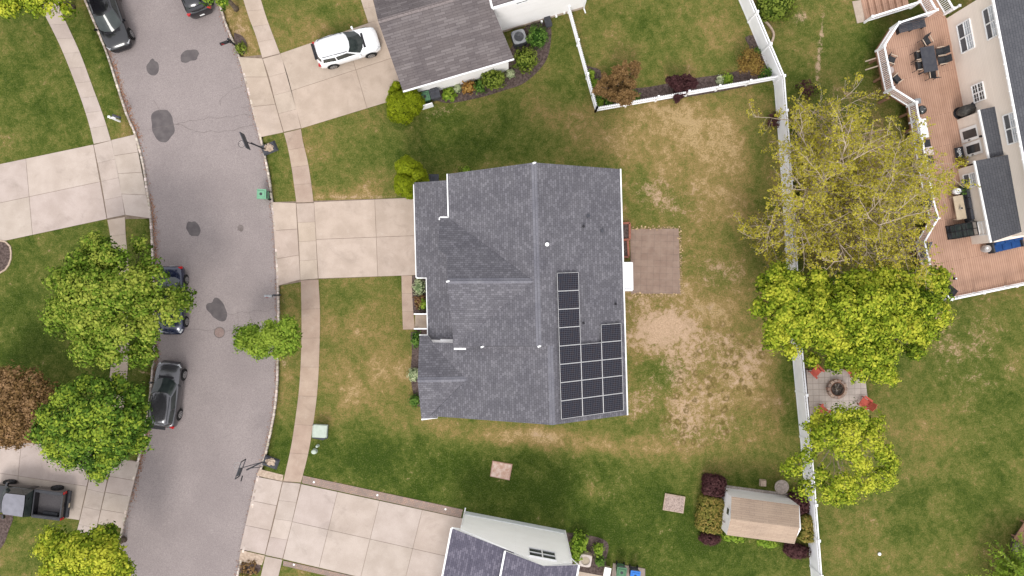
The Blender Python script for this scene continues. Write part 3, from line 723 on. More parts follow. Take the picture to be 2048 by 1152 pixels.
def tree(name, label, cat, px, py, R, zb, zt, pal, seed, nl=26, ncl=900, nleaf=16, rc=.24, ls=.13, trunk_h=None, bark='bark', group=None, ecc=(1, 1), rot=0, lobes=None, hc=None, rl=(.2, .34), tr=.16, cut=-.25):
    """px, py: where the middle of the crown is seen; hc: height used to place it"""
    hc = hc or (zb+zt)/2; c_ = P(px, py, hc); base = Vector((c_.x, c_.y, 0))
    t = thing(name, label, cat, base, 0, group)
    if lobes is None: lobes = autolobes(R, zb, zt, nl, seed, ecc, rot, rl)
    r = random.Random(seed)
    trunk_h = trunk_h or zb*.9
    mb = MB(); mb.smooth = True; top = Vector((0, 0, trunk_h))
    mb.tube([(0, 0, -.1), (.02, 0, .3), (.04, .03, trunk_h*.6), top, (0.05, 0, (zb+zt)/2)], [tr*1.5, tr, tr*.85, tr*.75, tr*.4], 8); mb.build('trunk', bark, t)
    mb = MB()
    for i, l in enumerate(lobes):
        e = Vector(l[:3]); m_ = top.lerp(e, .5) + Vector((r.uniform(-.2, .2), r.uniform(-.2, .2), .15*(e-top).length))
        mb.tube([top.lerp(Vector((0, 0, (zb+zt)/2)), r.random()*.5), m_, e, e + (e-m_).normalized()*l[3]*.6], [tr*.45, tr*.28, tr*.13, .01], 4)
        for k in range(5):
            d = Vector((r.gauss(0, 1), r.gauss(0, 1), abs(r.gauss(0, .6)))).normalized(); mb.tube([m_.lerp(e, r.uniform(.3, 1)), e + d*l[3]*.95], [tr*.1, .006], 3, cap=False)
    mb.build('limbs', bark, t)
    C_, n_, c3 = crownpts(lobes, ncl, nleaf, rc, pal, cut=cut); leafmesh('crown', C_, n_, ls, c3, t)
    return t

def lob(px0, py0, hc, lst):
    """lobes listed as photo positions (px, py, r_px, z) relative to crown centre"""
    b_ = P(px0, py0, hc); out = []
    for x, y, r_, z in lst:
        q = P(x, y, z); out.append((q.x-b_.x, q.y-b_.y, z, r_*(H-z)*K))
    return out

tree('street_tree', 'large round green tree covering the pavement and part of the navy car', 'tree', 227, 602, 4.6, 2.8, 7.6, 'green', 3, nl=66, ncl=4200, nleaf=11, rc=.13, ls=.088, rl=(.13, .22), hc=5)
tree('street_tree', 'lumpy bright green tree beside the parked grey car', 'tree', 185, 842, 3.3, 2.4, 5.8, 'bright', 8, ncl=2300, nleaf=12, rc=.14, ls=.09, hc=4.4,
     lobes=lob(185, 842, 4.4, [(140, 790, 20, 4.6), (172, 765, 16, 4.4), (205, 780, 24, 4.8), (240, 770, 20, 4.2), (270, 795, 22, 4.3), (125, 800, 18, 4.2), (100, 830, 22, 4.0), (85, 865, 20, 3.8), (130, 850, 26, 5.2), (170, 825, 26, 5.7), (215, 820, 28, 5.6), (255, 840, 26, 4.9), (285, 850, 16, 4.0),
      (115, 890, 26, 4.6), (155, 880, 28, 5.5), (200, 870, 28, 5.6), (240, 880, 26, 5.0), (275, 885, 20, 4.2), (140, 915, 20, 4.2), (180, 915, 24, 4.6), (215, 915, 24, 4.5), (195, 940, 18, 4.0), (200, 952, 12, 3.6), (235, 905, 18, 4.2), (150, 780, 14, 4.0), (285, 815, 12, 3.8)]))
tree('japanese_maple', 'reddish brown maple at the left edge of the photo', 'tree', 15, 815, 3.0, 1.8, 4.6, 'brown', 5, nl=40, ncl=2300, nleaf=12, rc=.13, ls=.075, hc=3.5, rl=(.18, .28))
tree('street_tree', 'yellow green tree hanging over the pavement in the upper left corner', 'tree', 62, -38, 2.9, 2.4, 5.6, 'lime', 12, nl=34, ncl=1700, nleaf=12, rc=.14, ls=.095, hc=4.2, ecc=(1.45, .95))
tree('street_tree', 'green tree branch overhanging the dark car at the top edge', 'tree', 425, -30, 1.35, 2.4, 4.6, 'bright', 14, nl=12, ncl=420, nleaf=12, rc=.14, ls=.09, hc=3.8)
tree('street_tree', 'yellow green tree beside the road in the lower left corner', 'tree', 172, 1128, 2.3, 2.2, 5.4, 'lime', 15, ncl=1900, nleaf=12, rc=.14, ls=.092, hc=4.2,
     lobes=lob(172, 1128, 4.2, [(105, 1075, 18, 4.0), (125, 1085, 18, 4.4), (155, 1085, 20, 4.6), (190, 1080, 20, 4.5), (215, 1070, 18, 4.2), (225, 1095, 20, 4.4), (130, 1110, 26, 5.0), (170, 1115, 28, 5.3), (210, 1120, 26, 5.2), (235, 1130, 22, 4.4), (150, 1150, 28, 5.0), (195, 1155, 28, 5.0), (240, 1150, 20, 4.2), (110, 1140, 26, 4.4), (90, 1100, 16, 3.8), (230, 1165, 20, 4)]))
tree('street_tree', 'small two lobed tree standing at the right kerb', 'tree', 535, 677, 1.9, 1.5, 4.0, 'fresh', 16, ncl=1050, nleaf=11, rc=.12, ls=.078, hc=3, tr=.08,
     lobes=lob(535, 677, 3, [(485, 668, 14, 2.8), (495, 682, 14, 3.0), (505, 660, 12, 2.8), (515, 690, 20, 3.4), (540, 655, 13, 3.2), (545, 675, 18, 3.6), (560, 700, 15, 3.0), (575, 655, 18, 3.5), (585, 680, 16, 3.2), (575, 695, 14, 3.0), (525, 705, 12, 2.8), (478, 690, 9, 2.4), (530, 672, 14, 3.5), (560, 680, 15, 3.5)]))
tree('backyard_tree', 'dense bright green tree over the left side of the white fence', 'tree', 1588, 615, 2.9, 3.0, 7.2, 'lime', 17, nl=44, ncl=2200, nleaf=11, rc=.13, ls=.09, hc=5, rl=(.13, .22), ecc=(1.0, 1.12))
tree('backyard_tree', 'wide bright yellow green tree reaching towards the deck corner', 'tree', 1757, 635, 3.7, 3.0, 7.6, 'lime', 18, ncl=3400, nleaf=11, rc=.13, ls=.092, hc=5,
     lobes=lob(1757, 635, 5, [(1640, 590, 24, 5.4), (1680, 575, 24, 5.6), (1720, 565, 26, 5.8), (1765, 560, 26, 5.8), (1810, 560, 26, 5.6), (1850, 560, 26, 5.0), (1880, 555, 18, 4.6), (1875, 585, 22, 4.6), (1655, 630, 26, 6.0), (1700, 615, 30, 6.8), (1750, 605, 32, 7.2), (1800, 605, 30, 6.6), (1845, 610, 28, 5.6), (1875, 630, 24, 4.8), (1680, 670, 28, 6.2), (1725, 660, 32, 6.8), (1775, 650, 30, 6.6), (1820, 655, 28, 5.6), (1860, 660, 18, 4.6), (1695, 705, 26, 5.4), (1735, 710, 30, 5.8), (1770, 700, 26, 5.4), (1760, 740, 24, 4.8), (1780, 755, 14, 4.2), (1720, 740, 20, 4.8), (1670, 720, 20, 4.6), (1830, 700, 18, 4.2), (1840, 685, 16, 4.2), (1650, 690, 18, 5), (1625, 720, 12, 4)]))
tree('backyard_tree', 'open green tree over the fence above the small shed', 'tree', 1690, 900, 3.1, 2.6, 6.4, 'lime', 19, ncl=1250, nleaf=11, rc=.13, ls=.08, hc=4.6, cut=-.1, bark='palebark', tr=.11,
     lobes=lob(1690, 900, 4.6, [(1640, 840, 20, 4.8), (1680, 835, 24, 5.2), (1715, 835, 22, 5.2), (1745, 850, 22, 4.8), (1655, 870, 26, 5.6), (1700, 865, 22, 5.8), (1740, 880, 22, 5.4), (1765, 905, 20, 4.8), (1780, 925, 18, 4.5), (1630, 885, 18, 4.6), (1615, 910, 17, 4.4), (1590, 930, 18, 4.2), (1570, 940, 12, 4.0), (1610, 975, 18, 4.2), (1680, 900, 17, 5.8), (1705, 905, 16, 5.9), (1655, 985, 22, 4.4), (1690, 965, 22, 5.0), (1730, 960, 24, 5.0), (1765, 955, 22, 4.6), (1680, 995, 16, 4.0), (1640, 950, 16, 4.6), (1720, 925, 20, 5.6), (1620, 860, 14, 4.2), (1700, 990, 16, 4)]))
# thinly leafed tree with visible limbs
def bare_tree(name, label, px, py, hc, R, pal, seed, limbs=11, budsize=.075, nb=3, h0=1.3, bark='palebark', density=1.0, lim_el=(18, 62), cat='tree', group=None):
    c_ = P(px, py, hc); base = Vector((c_.x, c_.y, 0)); t = thing(name, label, cat, base, 0, group); r = random.Random(seed)
    mb = MB(); C_, N_ = [], []
    def grow(p, d, L, rad, lev):
        k = 4; pts = [p]; q = p; dd = d
        for i in range(k):
            dd = (dd + Vector((r.gauss(0, .13), r.gauss(0, .13), r.gauss(.02, .08)))).normalized(); q = q + dd*L/k; pts.append(q)
        mb.tube(pts, [rad*.72*(1-.8*i/k) + .003 for i in range(k+1)], 5 if lev < 2 else 3, cap=False)
        if lev < 3:
            nch = [9, 6, 4][lev]
            for i in range(nch):
                f = (i+.8)/(nch+.4); j = min(k-1, int(f*k)); pp = pts[j].lerp(pts[j+1], f*k-j)
                ax = Vector((r.gauss(0, 1), r.gauss(0, 1), r.gauss(0, .5))); ax = (ax - ax.dot(dd)*dd).normalized()
                nd = (dd*.62 + ax*r.uniform(.6, 1.1)).normalized(); nd.z = nd.z*.7 + .1
                grow(pp, nd.normalized(), L*r.uniform(.36, .55)*(1.1-.35*f), rad*.42, lev+1)
        if lev >= 2:
            for i in range(int((5 if lev == 3 else 4)*density)):
                f = r.uniform(.25, 1.0); j = min(k-1, int(f*k)); pp = pts[j].lerp(pts[j+1], min(1, f*k-j))
                cen = pp + Vector((r.gauss(0, .03), r.gauss(0, .03), .04))
                for _ in range(nb): C_.append(cen + Vector((r.gauss(0, .05), r.gauss(0, .05), r.gauss(0, .04)))); N_.append((r.gauss(0, .5), r.gauss(0, .5), 1))
    tr = MB(); tr.smooth = True; tr.tube([(0, 0, -.1), (0, 0, .4), (.05, 0, h0), (.05, .1, h0*2)], [.2, .15, .12, .05], 8); tr.build('trunk', bark, t)
    for i in range(limbs):
        th = i*2.39996 + r.uniform(-.3, .3); el = math.radians(r.uniform(*lim_el)); d = Vector((math.cos(th)*math.cos(el), math.sin(th)*math.cos(el), math.sin(el)))
        grow(Vector((0, 0, h0 + r.uniform(-.2, .6))), d, R*r.uniform(.68, .9), .055*R/6+.02, 0)
    mb.build('limbs', bark, t)
    C_ = np.array([tuple(q) for q in C_]); N_ = np.array(N_)
    n = len(C_); leafmesh('crown', C_, N_, budsize, colours(pal, rng.normal(.5, .22, n)), t, aspect=.8)
    print(name, 'buds', n)
bare_tree('backyard_tree', 'sparse budding tree with visible pale branches between fence and deck', 1668, 392, 2.4, 8.2, 'bud', 4, limbs=28, nb=2, density=.8, budsize=.050, lim_el=(8, 72))
bare_tree('ornamental_tree', 'brownish red young tree in the corner bed of the picket fence', 1237, 172, 1.2, 1.9, 'brown', 6, limbs=7, nb=2, budsize=.046, h0=.5, bark='bark', density=1.2)
bare_tree('ornamental_tree', 'small dark red tree in the strip bed beside the picket fence', 1357, 170, 1.1, 1.2, 'dkred', 9, limbs=5, nb=3, budsize=.05, h0=.5, bark='bark', density=.9)
tree('ornamental_tree', 'orange green feathery small tree in the right corner of the picket yard', 'tree', 1497, 125, 1.0, .8, 1.9, 'rust', 21, nl=14, ncl=260, nleaf=16, rc=.13, ls=.05, hc=1.2, tr=.05)

def shrub(name, label, px, py, R, Hs, pal, seed, cat='shrub', ls=.07, n=None, group=None, ecc=(1, 1), rot=0, rc=.09, boxy=0, amp=.16, hc=None, core=True):
    hc = hc or Hs*.5; c_ = P(px, py, hc); base = Vector((c_.x, c_.y, 0)); t = thing(name, label, cat, base, rot, group)
    n = n or int(1500*R*R*(1 if Hs < 2 else 1.5)/ (ls/.07)**1.3)
    r = np.random.default_rng(seed); k = max(30, n//10)
    if boxy:
        # clipped block: points on top and sides of a rounded box
        u = r.uniform(-1, 1, (k, 3)); side = r.integers(0, 5, k)
        u[side >= 3, 2] = 1; u[side == 0, 0] = np.sign(u[side == 0, 0]); u[(side == 1) | (side == 2), 1] = np.sign(u[(side == 1) | (side == 2), 1]); u[:, 2] = np.abs(u[:, 2])
        d = u/np.linalg.norm(u, axis=1, keepdims=True); pos = u*np.array([R*ecc[0], R*ecc[1], Hs])*(1 - .06*(np.abs(u[:, :1]*u[:, 1:2])))
        pos[:, 2] *= 1 + .05*r.normal(size=k)
    else:
        d = r.normal(size=(k*3, 3)); d /= np.linalg.norm(d, axis=1, keepdims=True); d = d[d[:, 2] > -.15][:k]; k = len(d)
        q = np.array([1 + amp*noise.noise(Vector(x*2.3) + Vector((seed, 0, 0)))*2 for x in d])[:, None]*r.uniform(.82, 1.05, (k, 1))
        pos = d*q*np.array([R*ecc[0], R*ecc[1], Hs*.62]) + np.array([0, 0, Hs*.38])
    off = r.normal(size=(k, 10, 3))*rc; C_ = (pos[:, None] + off).reshape(-1, 3); nn = (d[:, None]*1.0 + off/rc*.4 + np.array([0, 0, .4])).reshape(-1, 3)
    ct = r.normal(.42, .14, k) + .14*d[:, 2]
    tt = (ct[:, None] + off[..., 2]/rc*.14 + r.normal(0, .13, (k, 10))).ravel()  # leaf colour carries painted shading, lighter upwards and darker beneath
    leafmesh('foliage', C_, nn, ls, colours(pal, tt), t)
    if core:
        mb = MB()
        if boxy: mb.box((0, 0, Hs*.46), (2*R*ecc[0]*.9, 2*R*ecc[1]*.9, Hs*.9))
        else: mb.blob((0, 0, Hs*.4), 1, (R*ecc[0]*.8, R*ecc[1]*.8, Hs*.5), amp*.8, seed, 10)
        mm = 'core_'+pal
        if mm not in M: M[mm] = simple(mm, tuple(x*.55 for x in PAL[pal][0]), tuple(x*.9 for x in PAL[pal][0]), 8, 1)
        mb.build('dark_core', mm, t)  # added dark core that closes the see-through middle of the foliage
    return t
def arbor(label, px, py, R, Hs, seed, group):
    """upright evergreen column; px, py: its foot"""
    base = P(px, py, 0); t = thing('arborvitae', label, 'evergreen shrub', base, 0, group); r = np.random.default_rng(seed)
    k = int(520*R*Hs/1.5); z = r.uniform(.0, 1, k)**.8; prof = R*np.minimum(1, .55+1.6*z)*np.sqrt(np.maximum(0.02, 1-z**2.6))*1.0
    th = r.uniform(0, 6.283, k); lump = 1 + .10*np.sin(th*5+seed) + .08*np.sin(z*17+th*2)
    pos = np.stack([prof*lump*np.cos(th), prof*lump*np.sin(th), z*Hs], 1); d = np.stack([np.cos(th), np.sin(th), .5+z], 1)
    off = r.normal(size=(k, 9, 3))*.05; C_ = (pos[:, None] + off).reshape(-1, 3); nn = (d[:, None] + off*9).reshape(-1, 3)
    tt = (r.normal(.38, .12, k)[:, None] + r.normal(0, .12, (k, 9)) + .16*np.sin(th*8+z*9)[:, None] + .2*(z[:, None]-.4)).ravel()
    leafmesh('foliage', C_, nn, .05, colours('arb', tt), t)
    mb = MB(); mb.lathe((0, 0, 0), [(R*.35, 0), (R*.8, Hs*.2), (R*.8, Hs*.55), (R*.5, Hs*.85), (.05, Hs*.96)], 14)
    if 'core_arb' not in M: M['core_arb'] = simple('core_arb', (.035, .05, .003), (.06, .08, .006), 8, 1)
    mb.build('dark_core', 'core_arb', t)  # added dark core inside the column, keeps it from being see-through
g = 'upright evergreens at the garage corner of the upper house'
arbor('widest of the golden evergreens at the upper garage corner, nearest the lawn', 809, 224, 1.0, 3.2, 1, g)
arbor('golden evergreen touching the corner of the upper garage roof', 828, 212, .80, 2.9, 2, g)
arbor('short golden evergreen behind the others, next to the upper driveway', 799, 199, .45, 2.6, 3, g)
arbor('thin golden evergreen closest to the upper garage door', 805, 192, .36, 2.9, 5, g)
g = 'upright evergreens at the garage corner of the main house'
arbor('long golden evergreen slanting beside the trash can near the main garage', 826, 350, .78, 4.4, 6, g)
arbor('golden evergreen nearest the main driveway and garage eave', 821, 377, .78, 3.9, 8, g)
arbor('middle golden evergreen against the main garage corner', 842, 362, .62, 3.4, 9, g)

shrub('boxwood_shrub', 'rounded mid green bush beside the upper house air conditioner', 1076, 74, .72, 1.3, 'deep', 31, ecc=(.95, 1.05))
shrub('boxwood_shrub', 'loose olive green bush just below the air conditioner of the upper house', 1050, 119, .78, 1.3, 'shrub', 32)
shrub('boxwood_shrub', 'round green bush against the side wall of the upper garage', 987, 158, .84, 1.4, 'shrub', 33, ecc=(1.0, .8))
shrub('boxwood_shrub', 'small bright green bush squeezed between orange bush and round bush', 958, 172, .42, .7, 'deep', 34)
shrub('spirea_shrub', 'pale orange bush beside the upper garage wall', 938, 175, .45, .8, 'orange', 35)
shrub('daylily_plant', 'spiky green plant in the mulch of the upper house', 899, 188, .38, .45, 'fresh', 36, cat='plant', ls=.11, core=False)
shrub('hosta_plant', 'tiny pale green plant beside the orange bush', 915, 176, .22, .3, 'pale', 37, cat='plant', core=False)
shrub('hosta_plant', 'tiny grey green plant right of the round bush by the garage', 1020, 147, .25, .3, 'pale', 38, cat='plant', core=False)
shrub('round_shrub', 'large round green bush beside the fence at the top edge', 1552, 2, 1.4, 1.9, 'shrub', 39, ls=.08)
g = 'low plants in the picket fence bed'
for i, (x, y, R_, pl, lb) in enumerate([(1181, 150, .3, 'fresh', 'small green plant at the upper end of the picket fence bed'), (1190, 168, .32, 'fresh', 'second green plant down the left picket fence'), (1200, 186, .45, 'deep', 'larger green plant left of the brown red tree'), (1199, 206, .28, 'fresh', 'small green plant in the inside corner of the picket fence'),
                                   (1218, 203, .3, 'deep', 'low green plant just right of the picket fence corner'), (1248, 198, .3, 'fresh', 'low green plant under the brown red tree'), (1270, 193, .32, 'deep', 'green plant right of the brown red tree by the pickets'), (1440, 160, .22, 'pale', 'pale green plant in the middle of the strip bed'), (1455, 157, .32, 'fresh', 'green plant left of the orange tree in the strip bed'),
                                   (1513, 105, .22, 'deep', 'small dark green plant above the orange tree'), (1530, 145, .42, 'deep', 'green plant at the right end of the picket bed')]):
    shrub('garden_plant', lb, x, y, R_, R_*1.2, pl, 50+i, cat='plant', core=False, group=g)
shrub('boxwood_shrub', 'pale variegated bush at the corner of the garage and the front walk', 838, 574, .42, .9, 'pale', 61, ecc=(.95, 1.35))
shrub('barberry_shrub', 'reddish green bush beside the front steps', 840, 604, .45, .8, 'red', 62, ecc=(.9, 1.1))
shrub('boxwood_shrub', 'small green bush behind the reddish bush at the front steps', 847, 608, .32, .9, 'fresh', 69)
shrub('front_shrub', 'fresh green bush just below the front steps', 832, 678, .42, .7, 'deep', 63, ecc=(.8, 1.3))
shrub('front_shrub', 'pale round bush half hidden under the lower front gable', 828, 750, .45, .7, 'pale', 64)
shrub('front_shrub', 'small green bush near the lower front corner of the main house', 830, 802, .4, .5, 'deep', 65)
shrub('garden_plant', 'pale fern like plant at the upper wall of the main house', 933, 343, .35, .4, 'fresh', 66, cat='plant', core=False, ecc=(1.4, .7))
shrub('boxwood_shrub', 'large leafy green bush beside the lower house air conditioner', 1159, 1086, .62, 1.3, 'fresh', 71, ls=.08, ecc=(.95, 1.15))
shrub('boxwood_shrub', 'lower green bush between large bush and lower air conditioner', 1152, 1110, .42, 1.0, 'fresh', 75, ls=.08)
shrub('boxwood_shrub', 'small green bush in the bed right of the lower house', 1197, 1098, .36, .8, 'fresh', 72, ls=.08)
shrub('boxwood_shrub', 'narrow green bush beside the lower house path', 1199, 1122, .3, .7, 'deep', 73)
a8 = math.radians(-8)
shrub('barberry_hedge', 'dark red clipped hedge at the upper left corner of the shed', 1427, 970, .68, 1.1, 'dkred', 81, cat='hedge', ls=.06, n=3800, boxy=1, ecc=(1, .88), rot=a8, rc=.06)
shrub('clipped_hedge', 'olive green and orange clipped hedge left of the shed', 1420, 1027, .80, 1.05, 'olive', 82, cat='hedge', ls=.06, n=6400, boxy=1, ecc=(.98, 1.42), rot=a8, rc=.06)
shrub('barberry_hedge', 'low dark red hedge at the lower left corner of the shed', 1420, 1078, .70, .7, 'dkred', 83, cat='hedge', ls=.06, n=2400, ecc=(1, .52), rot=a8, rc=.06)
shrub('barberry_hedge', 'dark red bush between shed roof and tall fence', 1600, 1008, .80, .9, 'dkred', 84, cat='hedge', ls=.06, n=3400, ecc=(.85, 1.15), rot=.5, rc=.06)
shrub('clipped_hedge', 'olive clipped hedge squeezed between shed and tall fence', 1612, 1055, .48, 1.0, 'olive', 85, cat='hedge', ls=.06, n=3600, boxy=1, ecc=(.9, 1.7), rot=-.1, rc=.06)
shrub('barberry_hedge', 'dark red bush at the lower right corner of the shed', 1593, 1102, .95, .7, 'dkred', 86, cat='hedge', ls=.06, n=2800, ecc=(1, .5), rot=a8, rc=.06)
g = 'grass tufts below the shed'
shrub('daylily_plant', 'bright green spiky plants below the left end of the shed', 1468, 1075, .6, .4, 'fresh', 87, cat='plant', ls=.1, core=False, ecc=(1.2, .4), rot=a8)
shrub('daylily_plant', 'bright green spiky plants below the middle of the shed', 1535, 1086, .6, .4, 'fresh', 88, cat='plant', ls=.1, core=False, ecc=(1.2, .4), rot=a8)
shrub('garden_plant', 'small grey green plant at the mailbox of the upper verge', 483, 98, .38, .35, 'shrub', 89, cat='plant', core=False)
shrub('purple_shrub', 'small dark purple bush between fence and budding tree', 1614, 180, .7, .8, 'dkred', 90, core=False, n=300)
shrub('purple_shrub', 'dark purple bush left of the tall fence by the budding tree', 1548, 240, .55, .6, 'dkred', 91, core=False, n=260)
shrub('garden_plant', 'dark dry twiggy plant at the kerb of the bottom driveway', 497, 1138, .6, .3, 'brown', 92, cat='plant', core=False, n=200)
# feathery conifer at the bottom right
def feather():
    base = P(2008, 1140, 0); t = thing('feathery_evergreen', 'feathery pale green conifer at the bottom right corner', 'tree', base)
    r = random.Random(4); mb = MB(); C_, N_, T_ = [], [], []
    for i in range(420):
        th = r.uniform(0, 6.28); L = r.uniform(.9, 3.3); el = r.uniform(.15, 1.2); z0 = r.uniform(.3, 2.6)
        d = Vector((math.cos(th)*math.cos(el), math.sin(th)*math.cos(el), math.sin(el))); p0 = Vector((0, 0, z0))
        pts = [p0 + d*L*q + Vector((0, 0, -.35*q*q*L)) for q in (0, .33, .66, 1)]
        mb.tube(pts, [.02, .015, .01, .004], 3, cap=False); tt = r.gauss(.45, .2)
        for k in range(42):
            q = r.uniform(.2, 1.02); p = p0 + d*L*q + Vector((0, 0, -.35*q*q*L)) + Vector([r.gauss(0, .05) for _ in range(3)])
            C_.append(tuple(p)); N_.append((r.gauss(0, .3), r.gauss(0, .3), 1)); T_.append(tt + r.gauss(0, .1) + .2*q)
    mb.build('limbs', 'bark', t); m2 = MB(); m2.tube([(0, 0, -.1), (0, 0, 3)], [.1, .03], 6); m2.build('trunk', 'bark', t)
    leafmesh('crown', np.array(C_), np.array(N_), .10, colours('fresh', np.array(T_)+.15), t, aspect=.35)
feather()
# ------------------------------------------------------------------ houses
Z = Vector((0, 0, 1))
def roofslab(root, pts, mat_='roof', t=.12, name='roof', side='trim'):
    mb = MB(root.location); mb.slab(pts, t, 0, 1); return mb.build(name, [mat_, side], root)
def gutter(root, a, b_, w=.11, h=.1, name='gutter', mat_='trim'):
    mb = MB(root.location); mb.bar(a, b_, w, h); return mb.build(name, mat_, root)
def ridgecap(root, a, b_, n1, n2, mat_='roof_flat', w=.17):
    mb = MB(root.location); a = Vector(a); b_ = Vector(b_); d = (b_-a).normalized()
    for n, s in ((n1, 1), (n2, -1)):
        dn = n.cross(d); 
        if dn.z > 0: dn = -dn
        up = n*.015
        mb.poly([a+up, b_+up, b_+dn*w+up, a+dn*w+up])
    return mb.build('ridge_cap', mat_, root)
def extr(root, prof, o, u, depth, mat_, name='wall'):
    """prof: (along u, height) extruded by the vector depth"""
    mb = MB(root.location); u = Vector(u).normalized(); d = Vector(depth)
    A = [Vector(o) + u*a + Z*z for a, z in prof]; Bk = [q + d for q in A]; n = len(A)
    mb.add(A + Bk, [list(range(n))[::-1], list(range(n, 2*n))] + [[i, (i+1) % n, n+(i+1) % n, n+i] for i in range(n)])
    o_ = mb.build(name, mat_, root)
    import bmesh as _b
    bm = _b.new(); bm.from_mesh(o_.data); _b.ops.recalc_face_normals(bm, faces=bm.faces); bm.to_mesh(o_.data); bm.free()
    return o_
def window(root, quad, p0, n, cols=2, grid_=(2, 3), lower='screen', fr=.055, name='window'):
    """quad: bottom0, bottom1, top1, top0 as photo positions on the wall plane (p0, n)"""
    b0, b1, t1, t0 = [ray(x, y, p0, n) for x, y in quad]
    # square it up in the wall plane
    u = Vector((-n.y, n.x, 0)).normalized()
    if (b1-b0).dot(u) < 0: u = -u
    z0 = (b0.z+b1.z)/2; z1 = (t0.z+t1.z)/2; u0 = ((b0-p0).dot(u)+(t0-p0).dot(u))/2; u1 = ((b1-p0).dot(u)+(t1-p0).dot(u))/2
    F = lambda a, z, o_=0: Vector((p0.x, p0.y, 0)) + u*a + Z*z + n*o_
    mb = MB(root.location)
    for (a, z, c_, w_) in ((u0, z0, u1, z0), (u0, z1, u1, z1)): mb.bar(F(a, z, .03), F(c_, w_, .03), .08, fr*1.3)
    for a in [u0 + (u1-u0)*i/cols for i in range(cols+1)]: mb.bar(F(a, z0, .03), F(a, z1, .03), fr*1.3, .075)
    mb.bar(F(u0, (z0+z1)/2, .03), F(u1, (z0+z1)/2, .03), .06, fr*.8)
    f = mb.build('frame' if name != 'window' else 'window', 'trim', root)
    for i in range(cols):
        a0 = u0 + (u1-u0)*i/cols; a1 = u0 + (u1-u0)*(i+1)/cols; zm = (z0+z1)/2
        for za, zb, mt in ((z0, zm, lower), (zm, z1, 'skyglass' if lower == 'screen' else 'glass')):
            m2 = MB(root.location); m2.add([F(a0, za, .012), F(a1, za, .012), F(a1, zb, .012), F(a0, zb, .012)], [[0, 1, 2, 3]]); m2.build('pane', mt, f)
        m3 = MB(root.location); gx_, gz_ = grid_; rng_z = (zm, z1) if lower == 'screen' else (z0, z1)
        for k in range(1, gx_): m3.bar(F(a0+(a1-a0)*k/gx_, rng_z[0], .02), F(a0+(a1-a0)*k/gx_, rng_z[1], .02), .03, .02)
        nz_ = gz_ if lower == 'screen' else gz_*2
        for k in range(1, nz_): z_ = rng_z[0] + (rng_z[1]-rng_z[0])*k/nz_; m3.bar(F(a0, z_, .022), F(a1, z_, .022), .02, .03)
        m3.build('muntin', 'trim', f)
    return f

# --- the main house
mh = thing('main_house', 'grey shingled house with solar array in the middle of the photo', 'house', P(1060, 590, 0))
def onp(pl, *pts): return [ray(x, y, *pl) for x, y in pts]
Mp = plane3(P(895, 348, 5.5), P(1068, 325, 8.2), P(1078, 693, 8.2))
Rp = plane3(P(1240, 338, 5.5), P(1254, 830, 5.5), P(1068, 325, 8.2))
rt, rm, rl0, rl1 = P(1068, 325, 8.2), ray(1078, 693, *Rp), ray(1100.5, 692, *Rp), ray(1105, 850, *Rp)
roofslab(mh, [rt] + onp(Rp, (1240, 338), (1254, 830)) + [rl1, rl0, rm])
roofslab(mh, [rt, rm] + onp(Mp, (906, 692), (895, 348)))
Lp = plane3(rl1, P(875, 833, 4.33), rl0)
roofslab(mh, [rl0, rl1] + onp(Lp, (875, 833), (862, 832), (935, 758), (852, 684), (908, 686), (932, 692)))
A0, A1 = P(1066, 561, 8.1), P(895, 562, 8.1)
AN = plane3(A0, A1, P(897, 435, 5.5)); AS = plane3(A0, A1, P(908, 697, 5.5))
roofslab(mh, [A0, A1] + onp(AN, (893, 510), (876, 500), (880, 436), (897, 436)))
roofslab(mh, [A0, A1] + onp(AS, (908, 697), (962, 697)))
Gp = plane3(P(828, 365, 3.0), P(833, 555, 3.0), P(893, 361, 4.1))
roofslab(mh, onp(Gp, (828, 365), (833, 555), (853, 555), (856, 672), (857, 690), (915, 690), (903, 360)))
B0, B1 = P(936, 758, 5.3), P(835, 760, 5.3)
BN = plane3(B0, B1, P(839, 671, 3.95)); BS = plane3(B0, B1, P(843, 838, 3.9))
roofslab(mh, [B0, B1] + onp(BN, (839, 671), (856, 671), (870, 690)))
roofslab(mh, [B0, B1] + onp(BS, (843, 838), (875, 836), (878, 820)))
for a, b_, p_, q_ in ((rt, rm, Mp, Rp), (rl0, rl1, Lp, Rp), (A0, A1, AN, AS), (B0, B1, BN, BS)): ridgecap(mh, a, b_, p_[1], q_[1])
for a, b_, h_ in (((895, 348), (897, 435), 5.45), ((897, 435), (880, 435), 5.45), ((1240.5, 338), (1254.5, 830), 5.45), ((828, 365), (833, 555), 2.95), ((833, 555.5), (853, 555.5), 2.98), ((853.5, 555), (856, 670), 3.2), ((856, 670.5), (839, 670.5), 3.6), ((843, 838.5), (875, 834.5), 3.86), ((908, 697.5), (932, 697.5), 5.5)):
    gutter(mh, P(*a, h_), P(*b_, h_))
gutter(mh, P(880, 435, 5.45), P(879, 440, 5.45))
mb = MB(mh.location)   # gable wall left standing where the lower ridge meets the higher one
mb.add([rm, rl0, ray(960, 693, *Lp), ray(960, 693, *Mp)], [[0, 1, 2, 3]]); mb.build('gable_wall', 'siding', mh)
def hwall(root, pts, z1, mat_='siding'):
    mb = MB(root.location); mb.prism(pts, 0, z1); return mb.build('wall', mat_, root)
tl, tr_, br_, bl_ = P(895, 348, 5.5), P(1240, 338, 5.5), P(1254, 830, 5.5), P(906, 690, 5.5)
i_ = lambda v, dx, dy: v + Vector((dx, dy, 0))
